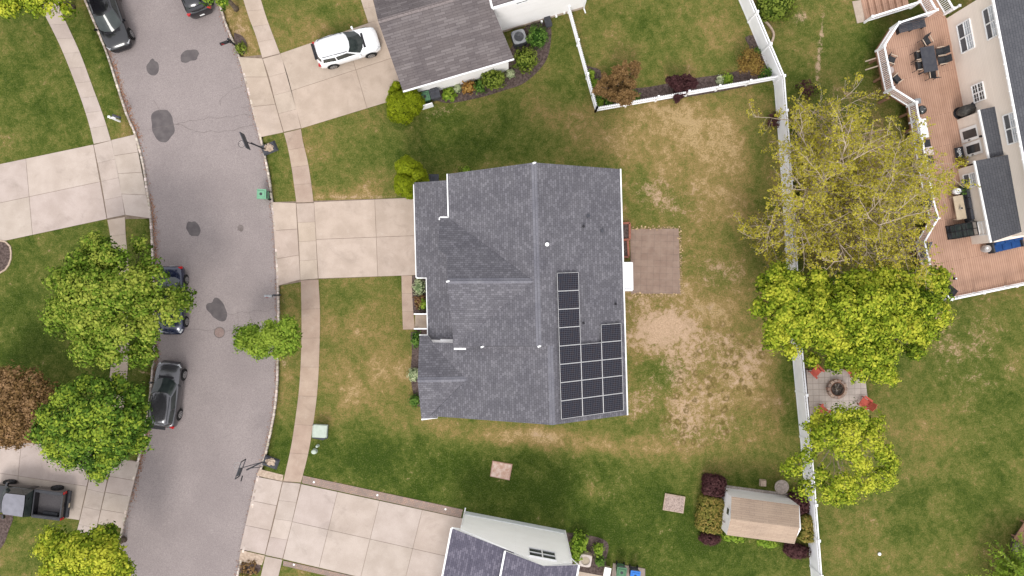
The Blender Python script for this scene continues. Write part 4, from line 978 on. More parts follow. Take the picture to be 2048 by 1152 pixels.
hwall(mh, [i_(tl, .35, -.35), i_(tr_, -.35, -.35), i_(br_, -.35, .3), Vector((-2.35, -7.75, 0)), Vector((-2.35, -3.3, 0)), i_(bl_, .35, 0)], 5.35)
hwall(mh, [Vector((-4.5, -7.75, 0)), Vector((-2.3, -7.8, 0)), Vector((-2.3, -3.3, 0)), Vector((-4.6, -3.3, 0))], 4.25)
for e in (0, 1):
    a = i_(tl, .35, -.4) if e == 0 else Vector((-2.6, -7.77, 0)); c_ = i_(tr_, -.35, -.4) if e == 0 else i_(br_, -.35, .36); r_ = i_(rt, 0, -.35) if e == 0 else i_(rl1, 0, .35)
    mb = MB(mh.location); mb.add([Vector((a.x, a.y, 5.2)), Vector((c_.x, c_.y, 5.2)), r_ - Z*.2], [[0, 1, 2]]); mb.build('gable_wall', 'siding', mh)
hwall(mh, [P(836, 372, 2.9), P(905, 369, 2.9), P(905, 552, 2.9), P(841, 552, 2.9)], 2.85)
hwall(mh, [P(851, 680, 3.8), P(980, 680, 3.8), P(980, 828, 3.8), P(853, 828, 3.8)], 3.75)
mb = MB(mh.location)   # upper front wall
q1, q2 = ray(882, 440, *AN), ray(908, 694, *AS); m1 = A1 - Z*.15
mb.prism([i_(q1, .45, -.2), i_(q1, 2, -.2), i_(q2, 2, .3), i_(q2, .35, .3)], 3.5, 5.35); mb.add([i_(q1, .45, 0) - Z*.2, i_(q2, .35, 0) - Z*.2, i_(m1, .3, 0)], [[0, 1, 2]]); mb.build('wall', 'siding', mh)
# garage door under the eave of the low roof
gd = MB(mh.location, udir=(0, 1, 0)); a, b_ = P(835, 385, 2.9), P(840, 540, 2.9); gd.bar(Vector((a.x-.04, a.y, 1.1)), Vector((b_.x-.04, b_.y, 1.1)), .05, 2.2); gd.build('garage_door', boards('door_panels', (.75, .75, .74), (.73, .73, .72), .5, .6, .02, .7, .5), mh)
mb = MB(mh.location); c_ = ray(1094, 489, *Rp); mb.lathe(c_, [(.08, -.05), (.08, .12), (.12, .13), (.12, .16), (.05, .18)], 16); mb.build('vent_cap', 'trim', mh)
for x, y, s_ in ((1176, 432, .13), (1204, 462, .125), (1167, 453, .09), (1231, 608, .09), (1167, 646, .08)):
    mb = MB(mh.location); c_ = ray(x, y, *Rp)
    if s_ > .12: mb.box(c_ + Z*.05, (s_*1.4, s_*1.4, .12)); mb.build('roof_vent', 'charcoal', mh)
    else: mb.lathe(c_, [(s_*.8, -.05), (s_*.8, .22), (s_*.5, .23)], 10); mb.build('roof_vent', 'black', mh)
for x, y, h_ in ((1068, 326, 8.22), (1078, 693, 8.22), (895, 563, 8.12), (964, 694, 6.5)):
    mb = MB(mh.location); c_ = P(x, y, h_); mb.box(c_, (.16, .10, .03), .3); mb.box(c_ + Vector((.1, .03, 0)), (.06, .05, .03), .9); mb.build('flashing', 'trim', mh)
# front steps and railing
t = thing('front_steps', 'tan concrete front steps with two white railings', 'steps', P(842, 643))
c_ = P(842, 643)
for k in range(3):
    mb = MB(c_); a = 831 + k*8; mb.prism(PX([(a, 629), (a+8.6, 629), (a+8.6, 657), (a, 657)]), -.02, .18*(k+1)); mb.build('step', 'tanstone' if k < 0 else simple('step_concrete%d' % k, (.40-.02*k, .33-.02*k, .27-.02*k), (.34, .28, .23), 3, .9), t)
for y in (628, 657.5):
    mb = MB(c_); mb.bar(P(828, y, .85), P(854, y, 1.1), .09, .06); mb.bar(P(828, y, .25), P(854, y, .5), .05, .05)
    for k in range(10): q = P(828+k*2.8, y, .85+.025*k); mb.bar(q, q - Z*.75, .035, .035)
    mb.build('railing', 'white', t)
t = thing('back_steps', 'white vinyl landing steps outside the back door', 'steps', P(1257, 552))
mb = MB(P(1257, 552)); mb.prism(PX([(1240, 527), (1262, 526), (1263, 580), (1241, 581)]), 0, .75); mb.build('landing', 'white', t)
for y in (526, 580.5):
    mb = MB(P(1257, 552)); mb.bar(P(1240, y, .80), P(1265, y, .80), .12, .06); mb.build('railing', 'white', t)
t = thing('brick_planter', 'two brick edged planting boxes against the back wall of the main house', 'planter', P(1252, 480))
mb = MB(P(1252, 480))
for a, b_ in (((1240, 447), (1259, 446)), ((1259, 446), (1259, 478)), ((1246, 480), (1259, 479)), ((1255, 480), (1257, 513)), ((1244, 514), (1257, 514))): mb.bar(P(*a, .12), P(*b_, .12), .14, .25)
mb.build('brick_edging', 'brick', t)
mb = MB(P(1252, 480)); mb.prism(PX([(1241, 448), (1258, 447), (1257, 513), (1243, 513)]), 0, .12); mb.build('soil', 'mulch', t)

# solar panels
p0 = ray(1112, 546, *Rp) ; pe = ray(1120.5, 838, *Rp); dv = (pe-p0)/8; pu = ray(1163, 833, *Rp); du = pu - pe; nR = Rp[1]
du2 = (ray(1245, 820, *Rp) - pe)/3
ordn = ['first', 'second', 'third', 'fourth', 'fifth', 'sixth', 'seventh', 'eighth']
for c_, rows in ((0, range(0, 8)), (1, range(4, 8)), (2, range(3, 8))):
    for j, r_ in enumerate(rows):
        o0 = p0 + du2*c_ + dv*r_ + nR*.12
        colname = ['long left', 'short middle', 'right'][c_]
        lb = 'dark solar panel, %s from the top in the %s column of the roof array' % (ordn[j], colname)
        t = thing('solar_panel', lb, 'solar panel', o0, 0, 'solar panels on the right roof slope of the main house')
        g_ = .012; U, V_ = du2.normalized(), dv.normalized(); lu, lv = du2.length, dv.length
        a = o0 + U*g_ + V_*g_; q = [a, a + U*(lu-2*g_), a + U*(lu-2*g_) + V_*(lv-2*g_), a + V_*(lv-2*g_)]
        mb = MB(o0); f_ = .022
        for k in range(4): mb.bar(q[k], q[(k+1) % 4], f_*1.3, .05)
        mb.build('frame', 'metal', t)
        mb = MB(o0); mb.poly([x + nR*.008 for x in q]); o_ = mb.build('cells', 'cells', t)
        uv = o_.data.uv_layers[0].data
        for li in range(4):
            v = o_.data.vertices[o_.data.loops[li].vertex_index].co + o0 - a; uv[li].uv = (v.dot(U)/(lu-2*g_)*.128*12, v.dot(V_)/(lv-2*g_)*.128*9)

# --- the upper house (garage wing in view)
uh = thing('neighbour_house', 'white house with weathered grey garage roof at the top of the photo', 'house', P(960, 60, 0))
e0, e1 = P(806, 183, 3), P(1028, 118, 3); ud = (e1-e0).normalized(); un = Vector((-ud.y, ud.x, 0))
r0 = P(756, 42, 5.25); r1 = r0 + ud*12
Sp = plane3(e0, e1, r0)
roofslab(uh, [e0, e1] + [ray(984, 12, *Sp), ray(970, -25, *Sp)] + [r0 + ud*7.2, r0], 'roof2')
n0 = r0 + un*3.9; n0.z = 3
roofslab(uh, [r0, r0 + ud*7.2, n0 + ud*7.2, n0], 'roof2')
Np = plane3(r0, r1, n0)
ridgecap(uh, r0, r0 + ud*5, Sp[1], Np[1], simple('worn_ridge', (.23, .20, .20), (.15, .13, .13), 9, .95), w=.15)
gutter(uh, e0 + Z*-.03, e1 - Z*.03)
hwall(uh, [e0 + ud*.35 + un*.3, e1 - ud*.3 + un*.3, e1 - ud*.3 + un*8, e0 + ud*.35 + un*8], 2.92)
w0, w1 = P(1024, 59, 0), P(1169, 16, 0); wd = (w1-w0).normalized(); wn = Vector((-wd.y, wd.x, 0))
mb = MB(uh.location); mb.prism([w0 - wd*1.4, w1, w1 + wn*9, w0 - wd*1.4 + wn*9], 0, 5.35); mb.build('wall', 'siding', uh)
mb = MB(uh.location); mb.prism([w0 - wd*1.4 - wn*.02, w1 - wn*.02, w1 + wn*.1, w0 - wd*1.4 + wn*.1], 0, .3); mb.build('foundation', 'concrete', uh)
f0 = P(985, 17, 5.4)
roofslab(uh, [f0, f0 + wd*9, f0 + wd*9 + wn*4.6 + Z*2.3, f0 + wn*4.6 + Z*2.3], 'roof2')
gutter(uh, f0, f0 + wd*9, .13, .12); gutter(uh, f0, f0 + wn*4.6 + Z*2.3, .1, .14, 'rake_trim')
mb = MB(uh.location); mb.tube([w1 - wd*.08 - wn*.06 + Z*5.2, w1 - wd*.08 - wn*.06 + Z*.15, w1 - wd*.05 - wn*.4 + Z*.08], .045, 6); mb.build('downspout', 'trim', uh)
nn = -wn
window(uh, [(1033, 8), (1057, 1), (1055, -10), (1031, -3)], w0, nn, 1, (2, 2), 'glass')
for x, y in ((1112, 31), (1128, 24), (1083, 42)):
    mb = MB(uh.location); c_ = P(x, y, .3); mb.box(c_ - wn*.05, (.12, .14, .22), .28); mb.build('wall_vent', 'trim', uh)

# --- the lower house
lh = thing('neighbour_house', 'pale sided house with violet grey shingles at the bottom edge', 'house', P(1030, 1045, 0))
g0, g1 = P(928, 1023, 0), P(1131, 1062, 0); gu = (g1-g0).normalized(); gs = Vector((gu.y, -gu.x, 0)); W_ = (g1-g0).length
uu = lambda v: (v-g0).dot(gu)
ra, rb, rc_, rd_, re_ = P(903, 1056, 3.4), P(1022, 1103, 5.55), P(1010, 1102, 5.65), P(1087, 1132, 7.0), P(1158, 1130, 5.65)
extr(lh, [(0, 0), (W_, 0), (W_, 5.5), (uu(rd_), 6.85), (uu(rb), 5.5), (0, 3.45)], g0, gu, gs*9, 'siding_green')
mb = MB(lh.location); mb.bar(g0 + gs*-.02 + Z*.3, g1 + gs*-.02 + Z*.3, .06, .6); mb.build('foundation', simple('painted_foundation', (.60, .64, .66), (.56, .6, .62), 2, .7), lh)
roofslab(lh, [ra, rb + gu*.3 + Z*.14, rb + gu*.3 + gs*9 + Z*.14, ra + gs*9], 'roof3')
roofslab(lh, [rc_, rd_, rd_ + gs*9, rc_ + gs*9], 'roof3'); roofslab(lh, [rd_, re_, re_ + gs*9, rd_ + gs*9], 'roof3')
n1_ = plane3(rc_, rd_, rd_ + gs)[1]; n2_ = plane3(rd_, re_, rd_ + gs)[1]
ridgecap(lh, rd_, rd_ + gs*9, n1_, n2_, 'roof3', w=.14)
for a, b_ in ((ra, ra + gs*9), (rc_, rc_ + gs*9), (re_, re_ + gs*9), (ra, ra + gu*.55 + Z*-.05)): gutter(lh, a, b_)
mb = MB(lh.location); q = g1 - gu*.05 - gs*.05; mb.tube([q + Z*.1, q + Z*5.0, re_ - gu*.05], .05, 6); mb.build('downspout', 'trim', lh); mb = MB(lh.location); q = g0 + gu*.05 - gs*.05; mb.tube([q - gs*.25 + Z*.1, q + Z*.25, q + Z*3.0], .05, 6); mb.build('downspout', 'trim', lh)
window(lh, [(1057.7, 1096.8), (1111, 1104.7), (1111, 1121), (1057.7, 1113)], g0, -gs, 2, (1, 1), 'glass', fr=.05)

# --- the right house
rh = thing('neighbour_house', 'beige two storey house with dark roof beside the deck', 'house', P(1960, 200, 0))
D = 1.3
h0, h1 = P(1893, 37, D), P(1927, 215, D); hd = (h1-h0).normalized(); hn = Vector((hd.y, -hd.x, 0))   # hn points to the deck
if hn.x > 0: hn = -hn
he = ray(1977.5, 478, h0, hn); HL = (he-h0).dot(hd)
mb = MB(rh.location); g_ = lambda a, b_: Vector((h0.x, h0.y, 0)) + hd*a - hn*b_
mb.prism([g_(0, 0), g_(HL, 0), g_(HL, 9), g_(0, 9)], 0, 6.0); mb.build('wall', 'beige', rh)
v0 = P(1979, -35, 6.1); v1 = P(2080, 470, 6.1); vd = hd
roofslab(rh, [v0, v0 + hd*(HL+.9), v0 + hd*(HL+.9) - hn*5 + Z*2.2, v0 - hn*5 + Z*2.2], 'roof4')
gutter(rh, v0, v0 + hd*(HL+.9), .12, .1)
c_ = 0
while c_ < HL:
    mb = MB(rh.location); mb.box(v0 + hd*c_ + hn*.08 + Z*.0, (.05, .05, .04)); mb.build('string_light', 'trim', rh); c_ += .85
b1a, b1b = P(1914, 240, D), P(1932, 330, D); b2a, b2b = P(1916, 338, D), P(1944, 489, D)
mb = MB(rh.location); mb.prism([b1a, b1b, b1b - hn*3, b1a - hn*3], 0, 3.62); mb.build('wall', 'beige', rh)
mb = MB(rh.location); mb.prism([b2a, b2b, b2b - hn*3, b2a - hn*3], 0, 3.47); mb.build('wall', 'beige', rh)
s1 = [P(1957, 220, 3.68), P(1977, 317, 3.68), P(2013, 308, 4.2), P(1994, 212, 4.2)]; s2 = [P(1948, 322, 3.55), P(1981, 485, 3.55), P(2052, 461, 4.5), P(2018, 309, 4.5)]
roofslab(rh, s1, 'roof4'); roofslab(rh, s2, 'roof4')
for s_ in (s1, s2): gutter(rh, s_[0], s_[1], .12, .12)
window(rh, [(1914.6, 51), (1924, 107), (1950, 94), (1939.6, 37.5)], h0, hn, 2, (2, 3)); window(rh, [(1964.6, 21), (1977, 80), (2000, 68), (1988, 9)], h0, hn, 2, (2, 3))
window(rh, [(1943.7, 172), (1950, 206), (1972, 197), (1965.6, 163.5)], h0, hn, 2, (2, 2), 'glass'); window(rh, [(2006.6, 231.7), (2017, 289.8), (2042, 281), (2031, 223)], h0, hn, 2, (2, 3))
window(rh, [(1926.5, 351), (1932, 377), (1956, 370), (1950.5, 344)], b2a, hn, 1, (2, 3), 'screen')
window(rh, [(1956.5, 446), (1960.5, 472), (1976, 467), (1972, 441)], b2a, hn, 1, (2, 3), 'glass')
def door(quad, p0, n, mat_pane, name):
    b0, b1, t1, t0 = [ray(x, y, p0, n) for x, y in quad]
    mb = MB(rh.location); mb.add([q + n*.03 for q in (b0, b1, t1, t0)], [[0, 1, 2, 3]]); f = mb.build(name, 'trim', rh)
    mb = MB(rh.location); u = b1-b0; v = t0-b0
    P_ = lambda a, b_, o_: b0 + u*a + v*b_ + n*o_
    mb.add([P_(.22, .16, .04), P_(.80, .16, .04), P_(.80, .92, .04), P_(.22, .92, .04)], [[0, 1, 2, 3]]); mb.build('pane', mat_pane, f)
    mb = MB(rh.location); mb.bar(P_(.92, .42, .07), P_(.92, .50, .07), .05, .05); mb.build('handle', 'black', f)
door([(1919, 260), (1925, 287), (1959, 276), (1953.5, 248)], b1a, hn, 'glass', 'sliding_door'); door([(1927, 289), (1932, 316), (1967, 305), (1961, 278)], b1a, hn, 'glass', 'door')
mb = MB(rh.location); c_ = ray(1964, 272, b1a, hn); mb.box(c_ + hn*.08, (.12, .12, .2)); mb.build('wall_lamp', 'black', rh)

# --- deck of the right house
dk = thing('deck', 'large reddish brown deck with white railings behind the right house', 'deck', P(1860, 300, 0))
mb = MB(dk.location, udir=tuple(hd)); mb.prism(PX([(1855, 31), (1781, 56), (1752, 101), (1769, 184), (1814.5, 212), (1820, 245), (1833, 330), (1847, 400), (1858, 440), (1831, 487), (1839, 521), (1851, 562), (1883, 600), (2075, 560), (2075, 440), (1979, 478), (1897, 37)], D), D-.05, D, 0); 
mb.build('floor', 'deck', dk)
mb = MB(dk.location, udir=(.8, -.5, 0)); mb.prism(PX([(1806, -45), (1855, 31), (1893, 37), (1845, -45)], D-.004), D-.06, D-.004); mb.build('walkway', 'deck', dk)
ring_ = [(1855, 31), (1781, 56), (1752, 101), (1769, 184), (1814.5, 212), (1820, 245), (1833, 330), (1847, 400), (1858, 440), (1831, 487), (1839, 521), (1851, 562), (1883, 600), (2075, 560)]
mb = MB(dk.location)
for a, b_ in zip(ring_[:-1], ring_[1:]): mb.bar(P(*a, D-.2), P(*b_, D-.2), .05, .28)
mb.build('fascia', 'deckdark', dk)
for x, y in ring_[:-1] + [(1950, 586), (1826, 285), (1845, 370), (1760, 140)]:
    q = P(x, y, D); mb = MB(dk.location); q = q + (Vector((29, 9, 0))-Vector((q.x, q.y, 0))).normalized()*.5; mb.bar(Vector((q.x, q.y, 0)), Vector((q.x, q.y, D-.06)), .14, .14); mb.build('support_post', 'wood', dk)
for y in (125, 142):
    mb = MB(dk.location); mb.bar(P(1731, y-2, .3), P(1762, y-12, 1.2), .07, .1); mb.build('brace', 'arm', dk)
def railing(root, a, b_, za=D, zb=D, n=None, hh=1.0, ends=(1, 1)):
    a = Vector((a.x, a.y, 0)); b_ = Vector((b_.x, b_.y, 0)); L = (b_-a).length; nn_ = max(1, round(L/2.3)) if n is None else n
    for k in range(nn_):
        p, q = a.lerp(b_, k/nn_), a.lerp(b_, (k+1)/nn_); zp, zq = za+(zb-za)*k/nn_, za+(zb-za)*(k+1)/nn_
        mb = MB(root.location); mb.bar(p + Z*(zp+.12), q + Z*(zq+.12), .06, .07); mb.bar(p + Z*(zp+hh), q + Z*(zq+hh), .11, .06)
        m_ = max(2, int((q-p).length/.125))
        for i in range(1, m_):
            w = p.lerp(q, i/m_); z_ = zp + (zq-zp)*i/m_; mb.bar(w + Z*(z_+.12), w + Z*(z_+hh), .032, .032)
        mb.build('railing_panel', 'white', root)
    for k in range(nn_+1):
        if (k == 0 and not ends[0]) or (k == nn_ and not ends[1]): continue
        p = a.lerp(b_, k/nn_); zp = za+(zb-za)*k/nn_
        mb = MB(root.location); mb.bar(p + Z*(zp-.1), p + Z*(zp+hh+.06), .12, .12); mb.box(p + Z*(zp+hh+.08), (.17, .17, .05), mi=0); mb.build('railing_post', 'white', root)
rp = [P(x, y, D) for x, y in ring_]
rp = [q + (Vector((29, 9, D))-q).normalized()*.04 for q in rp]
for i in range(len(rp)-1): railing(dk, rp[i], rp[i+1], ends=(1, i == len(rp)-2))
railing(dk, P(1820, -28, D), P(1853, 29, D), ends=(1, 0)); railing(dk, P(1854, -28, D), P(1888, 29, D)); railing(dk, P(1888, 31, D), P(1899, 24, D), ends=(0, 1))
st = thing('deck_stairs', 'brown deck stairs with white railings leading down to a concrete pad', 'stairs', P(1780, 10, 0))
sd = (P(1738, 22, 0) - P(1830, 2, 0)).normalized(); sn = Vector((-sd.y, sd.x, 0))
s0 = P(1823, -2, D)
for k in range(7):
    z_ = D - .17*(k+1); q = Vector((s0.x, s0.y, 0)) + sd*(.15+.28*k*1.28); mb = MB(st.location, udir=tuple(sn)); 
    mb.prism([q + sn*.5, q + sd*.36 + sn*.5, q + sd*.36 - sn*2.2, q - sn*2.2], z_-.16, z_); mb.build('tread', 'deck', st)
q0 = Vector((s0.x, s0.y, 0)) + sn*.55; railing(st, q0 + sd*.1, q0 + sd*2.75, D-.1, .12, n=1, hh=.95)
q0 = Vector((s0.x, s0.y, 0)) - sn*2.2; railing(st, q0 + sd*.1, q0 + sd*2.75, D-.1, .12, n=1, hh=.95)

# ------------------------------------------------------------------ fences
ff = thing('privacy_fence', 'tall white vinyl fence with lattice top running down the right side', 'fence', P(1590, 600, 0))
FH = 1.75
fence_px = [(1487, -40), (1568, 152), (1579, 290), (1588, 430), (1596, 560), (1603, 688), (1613, 790), (1622, 884), (1632, 1010), (1643, 1152), (1650, 1230)]
fp = [P(x, y, FH) for x, y in fence_px]
def privacy(p, q):
    L = (q-p).length; n = max(1, round(L/2.4))
    for k in range(n):
        a, b_ = p.lerp(q, k/n), p.lerp(q, (k+1)/n); a = Vector((a.x, a.y, 0)); b_ = Vector((b_.x, b_.y, 0)); d = (b_-a).normalized(); nn_ = Vector((-d.y, d.x, 0))
        mb = MB(ff.location, udir=tuple(d)); mb.bar(a + Z*.72, b_ + Z*.72, .04, 1.36); mb.bar(a + Z*1.41, b_ + Z*1.41, .07, .09); mb.bar(a + Z*FH, b_ + Z*FH, .08, .06); mb.bar(a + Z*.08, b_ + Z*.08, .06, .12)
        m_ = int((b_-a).length/.10)
        for i in range(1, m_): w = a.lerp(b_, i/m_); mb.bar(w + Z*1.44, w + Z*FH, .04, .03)
        # vertical grooves between boards
        m_ = int((b_-a).length/.18)
        for i in range(1, m_): w = a.lerp(b_, i/m_); mb.bar(w + Z*.15, w + Z*1.36, .05, .012, 0)
        mb.build('fence_panel', 'white', ff)
        mb = MB(ff.location); mb.bar(b_ - Z*.05, b_ + Z*(FH+.05), .13, .13); mb.box(b_ + Z*(FH+.09), (.18, .18, .06)); mb.build('fence_post', 'white', ff)
for a, b_ in zip(fp[:-1], fp[1:]): privacy(a, b_)
pf = thing('picket_fence', 'low white picket fence around the back yard of the upper house', 'fence', P(1250, 200, 0))
def picket(p, q, n=None):
    L = (q-p).length; n = n or max(1, round(L/2.4))
    for k in range(n):
        a, b_ = p.lerp(q, k/n), p.lerp(q, (k+1)/n); mb = MB(pf.location); mb.bar(a + Z*.25, b_ + Z*.25, .05, .11); mb.bar(a + Z*.85, b_ + Z*.85, .05, .11)
        m_ = int((b_-a).length/.125); d = (b_-a).normalized(); nn_ = Vector((-d.y, d.x, 0))*.04
        for i in range(1, m_): w = a.lerp(b_, i/m_) + nn_; mb.bar(w + Z*.06, w + Z*1.05, .08, .02); mb.bar(w + Z*1.05, w + Z*1.1, .035, .02)
        mb.build('picket_panel', 'white', pf)
    for k in range(n+1):
        a = p.lerp(q, k/n); mb = MB(pf.location); mb.bar(a, a + Z*1.18, .11, .11); mb.box(a + Z*1.21, (.15, .15, .05)); mb.build('fence_post', 'white', pf)
def g0_(x, y, h_): q = P(x, y, h_); return Vector((q.x, q.y, 0))
c1_ = g0_(1192, 220, .5); picket(g0_(1137, 20, .5), c1_); picket(c1_, g0_(1556, 156, .5), 6)

# ------------------------------------------------------------------ shed
sh = thing('garden_shed', 'small white shed with tan shingle roof beside the tall fence', 'shed', P(1520, 1030, 0))
# roof corners seen: ridge left (1461,1034) right (1599,1056); eave top (1463,993)-(1598,1011); eave bottom (1453,1069)-(1589,1088)
a0, a1, m0_, m1_, z0_, z1_ = P(1463, 993, 2.3), P(1598, 1011, 2.3), P(1461, 1038, 3.0), P(1599, 1056, 3.0), P(1453, 1070, 2.2), P(1589, 1088, 2.2)
roofslab(sh, [a0, a1, m1_, m0_], 'shedroof', .07); roofslab(sh, [z0_, z1_, m1_, m0_], 'shedroof', .07)
q_ = [g0_(1450, 979, 0), g0_(1584, 998, 0), g0_(1583, 1062, 0), g0_(1445, 1052, 0)]
sd_ = (a1-a0).normalized(); s_n = Vector((sd_.y, -sd_.x, 0)); Wd = (m0_-a0).dot(s_n) + (z0_-m0_).dot(s_n)
og = g0_(1450, 979, 0); Ls = 4.85
extr(sh, [(0, 0), (Wd-.1, 0), (Wd-.1, 2.1), ((m0_-a0).dot(s_n), 2.88), (0, 2.2)], Vector((a0.x, a0.y, 0)) + sd_*.03 - s_n*-.05, s_n, sd_*(Ls-.25), 'siding')
mb = MB(sh.location); c_ = ray(1457.5, 1023, a0, -sd_); mb.box(c_ - sd_*.03, (.04, .5, .5), math.atan2(sd_.y, sd_.x)); w_ = mb.build('window', 'trim', sh)
mb = MB(sh.location); mb.box(c_ - sd_*.06, (.02, .4, .4), math.atan2(sd_.y, sd_.x)); mb.build('pane', 'glass', w_)
mb = MB(sh.location); c_ = ray(1449, 1043, a0, -sd_); mb.box(c_ - sd_*.05, (.08, .08, .3), 0); mb.build('handle', 'stone', sh)

# ------------------------------------------------------------------ vehicles
def wheel(root, x, y, r, w, rim='metal'):
    wv = bpy.data.objects.new('wheel', None); COL.objects.link(wv); wv.parent = root; wv.location = (x, y, r); s = 1 if y > 0 else -1
    R_ = Matrix.Rotation(math.pi/2, 3, 'X')
    def lat(prof, n, mat_, nm):
        mb = MB(); mb.lathe((0, 0, 0), prof, n); mb.v = [R_ @ q for q in mb.v]; mb.smooth = False; return mb.build(nm, mat_, wv)
    lat([(r*.9, -w/2), (r, -w/2+.03), (r, w/2-.03), (r*.9, w/2)], 22, 'rubber', 'tyre')
    z_ = -s*(w/2+.006)
    mb = MB()
    for k in range(5):
        a = k*2*math.pi/5; mb.bar((0, 0, z_), (math.cos(a)*r*.62, math.sin(a)*r*.62, z_), .07, .02)
    for k in range(16):
        a = k*math.pi/8; b2 = a + math.pi/8; mb.bar((math.cos(a)*r*.62, math.sin(a)*r*.62, z_), (math.cos(b2)*r*.62, math.sin(b2)*r*.62, z_), .05, .02)
    mb.v = [R_ @ q for q in mb.v]; mb.build('rim', rim, wv)
def vehicle(name, label, cat, px, py, ang, L, W, Ht, mat_, style='suv', rails=True, hz=.8, roofmat=None):
    c_ = P(px, py, hz); t = thing(name, label, cat, (c_.x, c_.y, -.1 if style != 'drive' else .03), math.radians(ang))
    hw = W/2; zl = .22
    S = {'suv': [(-.5, .70, .80), (-.492, .84, .93), (-.465, .93, 1.02), (-.40, .985, 1.06), (-.25, 1, 1.05), (0, 1, 1.03), (.17, 1, 1.03), (.27, .99, 1.0), (.36, .97, .95), (.43, .91, .88), (.475, .80, .78), (.495, .64, .66), (.5, .5, .58)],
         'sedan': [(-.5, .70, .72), (-.49, .84, .90), (-.45, .93, .96), (-.38, .98, .98), (-.2, 1, .95), (0, 1, .93), (.17, 1, .93), (.27, .99, .90), (.36, .97, .84), (.43, .90, .77), (.475, .79, .68), (.495, .62, .58), (.5, .48, .52)]}[style]
    mb = MB(); mb.smooth = True
    sec = []
    for xf, wf, zt in S:
        w = hw*wf; x = xf*L
        half = [(w*.86, zl), (w*.985, zl+.16), (w, zl+.34), (w*.985, zt*.78), (w*.95, zt-.07), (w*.86, zt-.01), (w*.45, zt+.025), (0, zt+.035)]
        ring = [(x, y, z) for y, z in half] + [(x, -y, z) for y, z in half[-2::-1]]
        sec.append(ring)
    n = len(sec[0]); vs = [q for r_ in sec for q in r_]
    fs = []; 
    for i in range(len(sec)-1):
        for k in range(n-1): fs.append([i*n+k, i*n+k+1, (i+1)*n+k+1, (i+1)*n+k])
    mb.add(vs, fs + [list(range(n))[::-1], [(len(sec)-1)*n+k for k in range(n)]])
    cl = {'suv': (.235, .035, -.43, -.482), 'sedan': (.20, .05, -.22, -.37)}[style]
    zb = 1.0 if style == 'suv' else .9; bw = hw*.91; rw = hw*(.80 if style == 'suv' else .72)
    X = [q*L for q in cl]
    xm = (X[1]+X[2])/2
    belt = [(X[0]+.16, 0), (X[0], bw*.55), (X[0]-.30, bw*.93), (xm, bw), (X[3]+.22, bw*.90), (X[3]+.02, bw*.55), (X[3]-.02, 0)]
    roof = [(X[1]+.10, 0), (X[1]+.04, rw*.55), (X[1]-.14, rw*.95), (xm, rw*1.03), (X[2]+.12, rw*.93), (X[2]-.03, rw*.55), (X[2]-.06, 0)]
    def full(l): return l + [(x, -y) for x, y in l[-2:0:-1]]
    Bt = [Vector((x, y, zb)) for x, y in full(belt)]; Rf = [Vector((x, y, Ht - .05 - .03*(i in (2, 3, 4, 8, 9, 10)))) for i, (x, y) in enumerate(full(roof))]
    nb_ = len(Bt)
    cr_ = [Vector((xm + (q.x-xm)*.6, q.y*.6, Ht)) for q in Rf]
    mb.add(Bt + Rf + cr_, [[i, (i+1) % nb_, nb_+(i+1) % nb_, nb_+i][::-1] for i in range(nb_)] + [[nb_+i, nb_+(i+1) % nb_, 2*nb_+(i+1) % nb_, 2*nb_+i][::-1] for i in range(nb_)] + [[2*nb_+i for i in range(nb_)][::-1]])
    body = mb.build('body', mat_, t)
    def glass(ids, nm, m0=.06, m1=.06, z0=.06, z1=.93):
        mb = MB(); vs_ = []; k = len(ids); fs_ = []
        ctr = Vector((xm, 0, 0))
        lo = [Bt[i].lerp(Rf[i], z0) for i in ids]; hi = [Bt[i].lerp(Rf[i], z1) for i in ids]
        lo[0] = lo[0].lerp(lo[1], m0); hi[0] = hi[0].lerp(hi[1], m0); lo[-1] = lo[-1].lerp(lo[-2], m1); hi[-1] = hi[-1].lerp(hi[-2], m1)
        for q in lo + hi:
            d = Vector((q.x-xm, q.y, .8)); d = d.normalized() if nm in ('windshield', 'rear_window') else Vector((0, math.copysign(1, q.y), .5)).normalized(); vs_.append(q + d*(.045 if nm == 'windshield' else .02))
        for i in range(k-1): fs_.append([i, i+1, k+i+1, k+i])
        mb.add(vs_, fs_); mb.smooth = True; mb.build(nm, 'carglass', t)
    glass([10, 11, 0, 1, 2], 'windshield', .08, .08, -.02, .97); glass([4, 5, 6, 7, 8], 'rear_window', .12, .12, .25, .9)
    glass([2, 3], 'side_window', .12, .04); glass([3, 4], 'side_window', .04, .1); glass([9, 10], 'side_window', .04, .12); glass([8, 9], 'side_window', .1, .04)
    r_ = .36 if style == 'suv' else .33
    for x in (.315*L, -.30*L):
        for s in (1, -1):
            mb = MB(); mb.lathe((0, 0, 0), [(r_*1.2, -.01), (r_*1.2, .012)], 20); Rm = Matrix.Rotation(math.pi/2, 3, 'X'); mb.v = [Rm @ q + Vector((x, s*(hw*.99), r_+.03)) for q in mb.v]; mb.build('wheel_arch', 'rubber', t)
            wheel(t, x, s*(hw-.09), r_, .23)
    for s in (1, -1):
        mb = MB(); mb.box((.44*L, s*hw*.72, .76 if style == 'suv' else .68), (.30, .22, .10), -s*.55); mb.build('headlight', 'lamp', t)
        mb = MB(); mb.box((-.475*L, s*hw*.80, .92 if style == 'suv' else .84), (.16, .26, .16), s*.35); mb.build('taillight', 'redlight', t)
        mb = MB(); mb.box((X[0]-.32, s*(hw+.10), 1.04 if style == 'suv' else .96), (.13, .16, .13), s*.15); mb.bar((X[0]-.30, s*(hw-.05), 1.0), (X[0]-.30, s*(hw+.05), 1.02), .05, .05); mb.build('mirror', mat_, t)
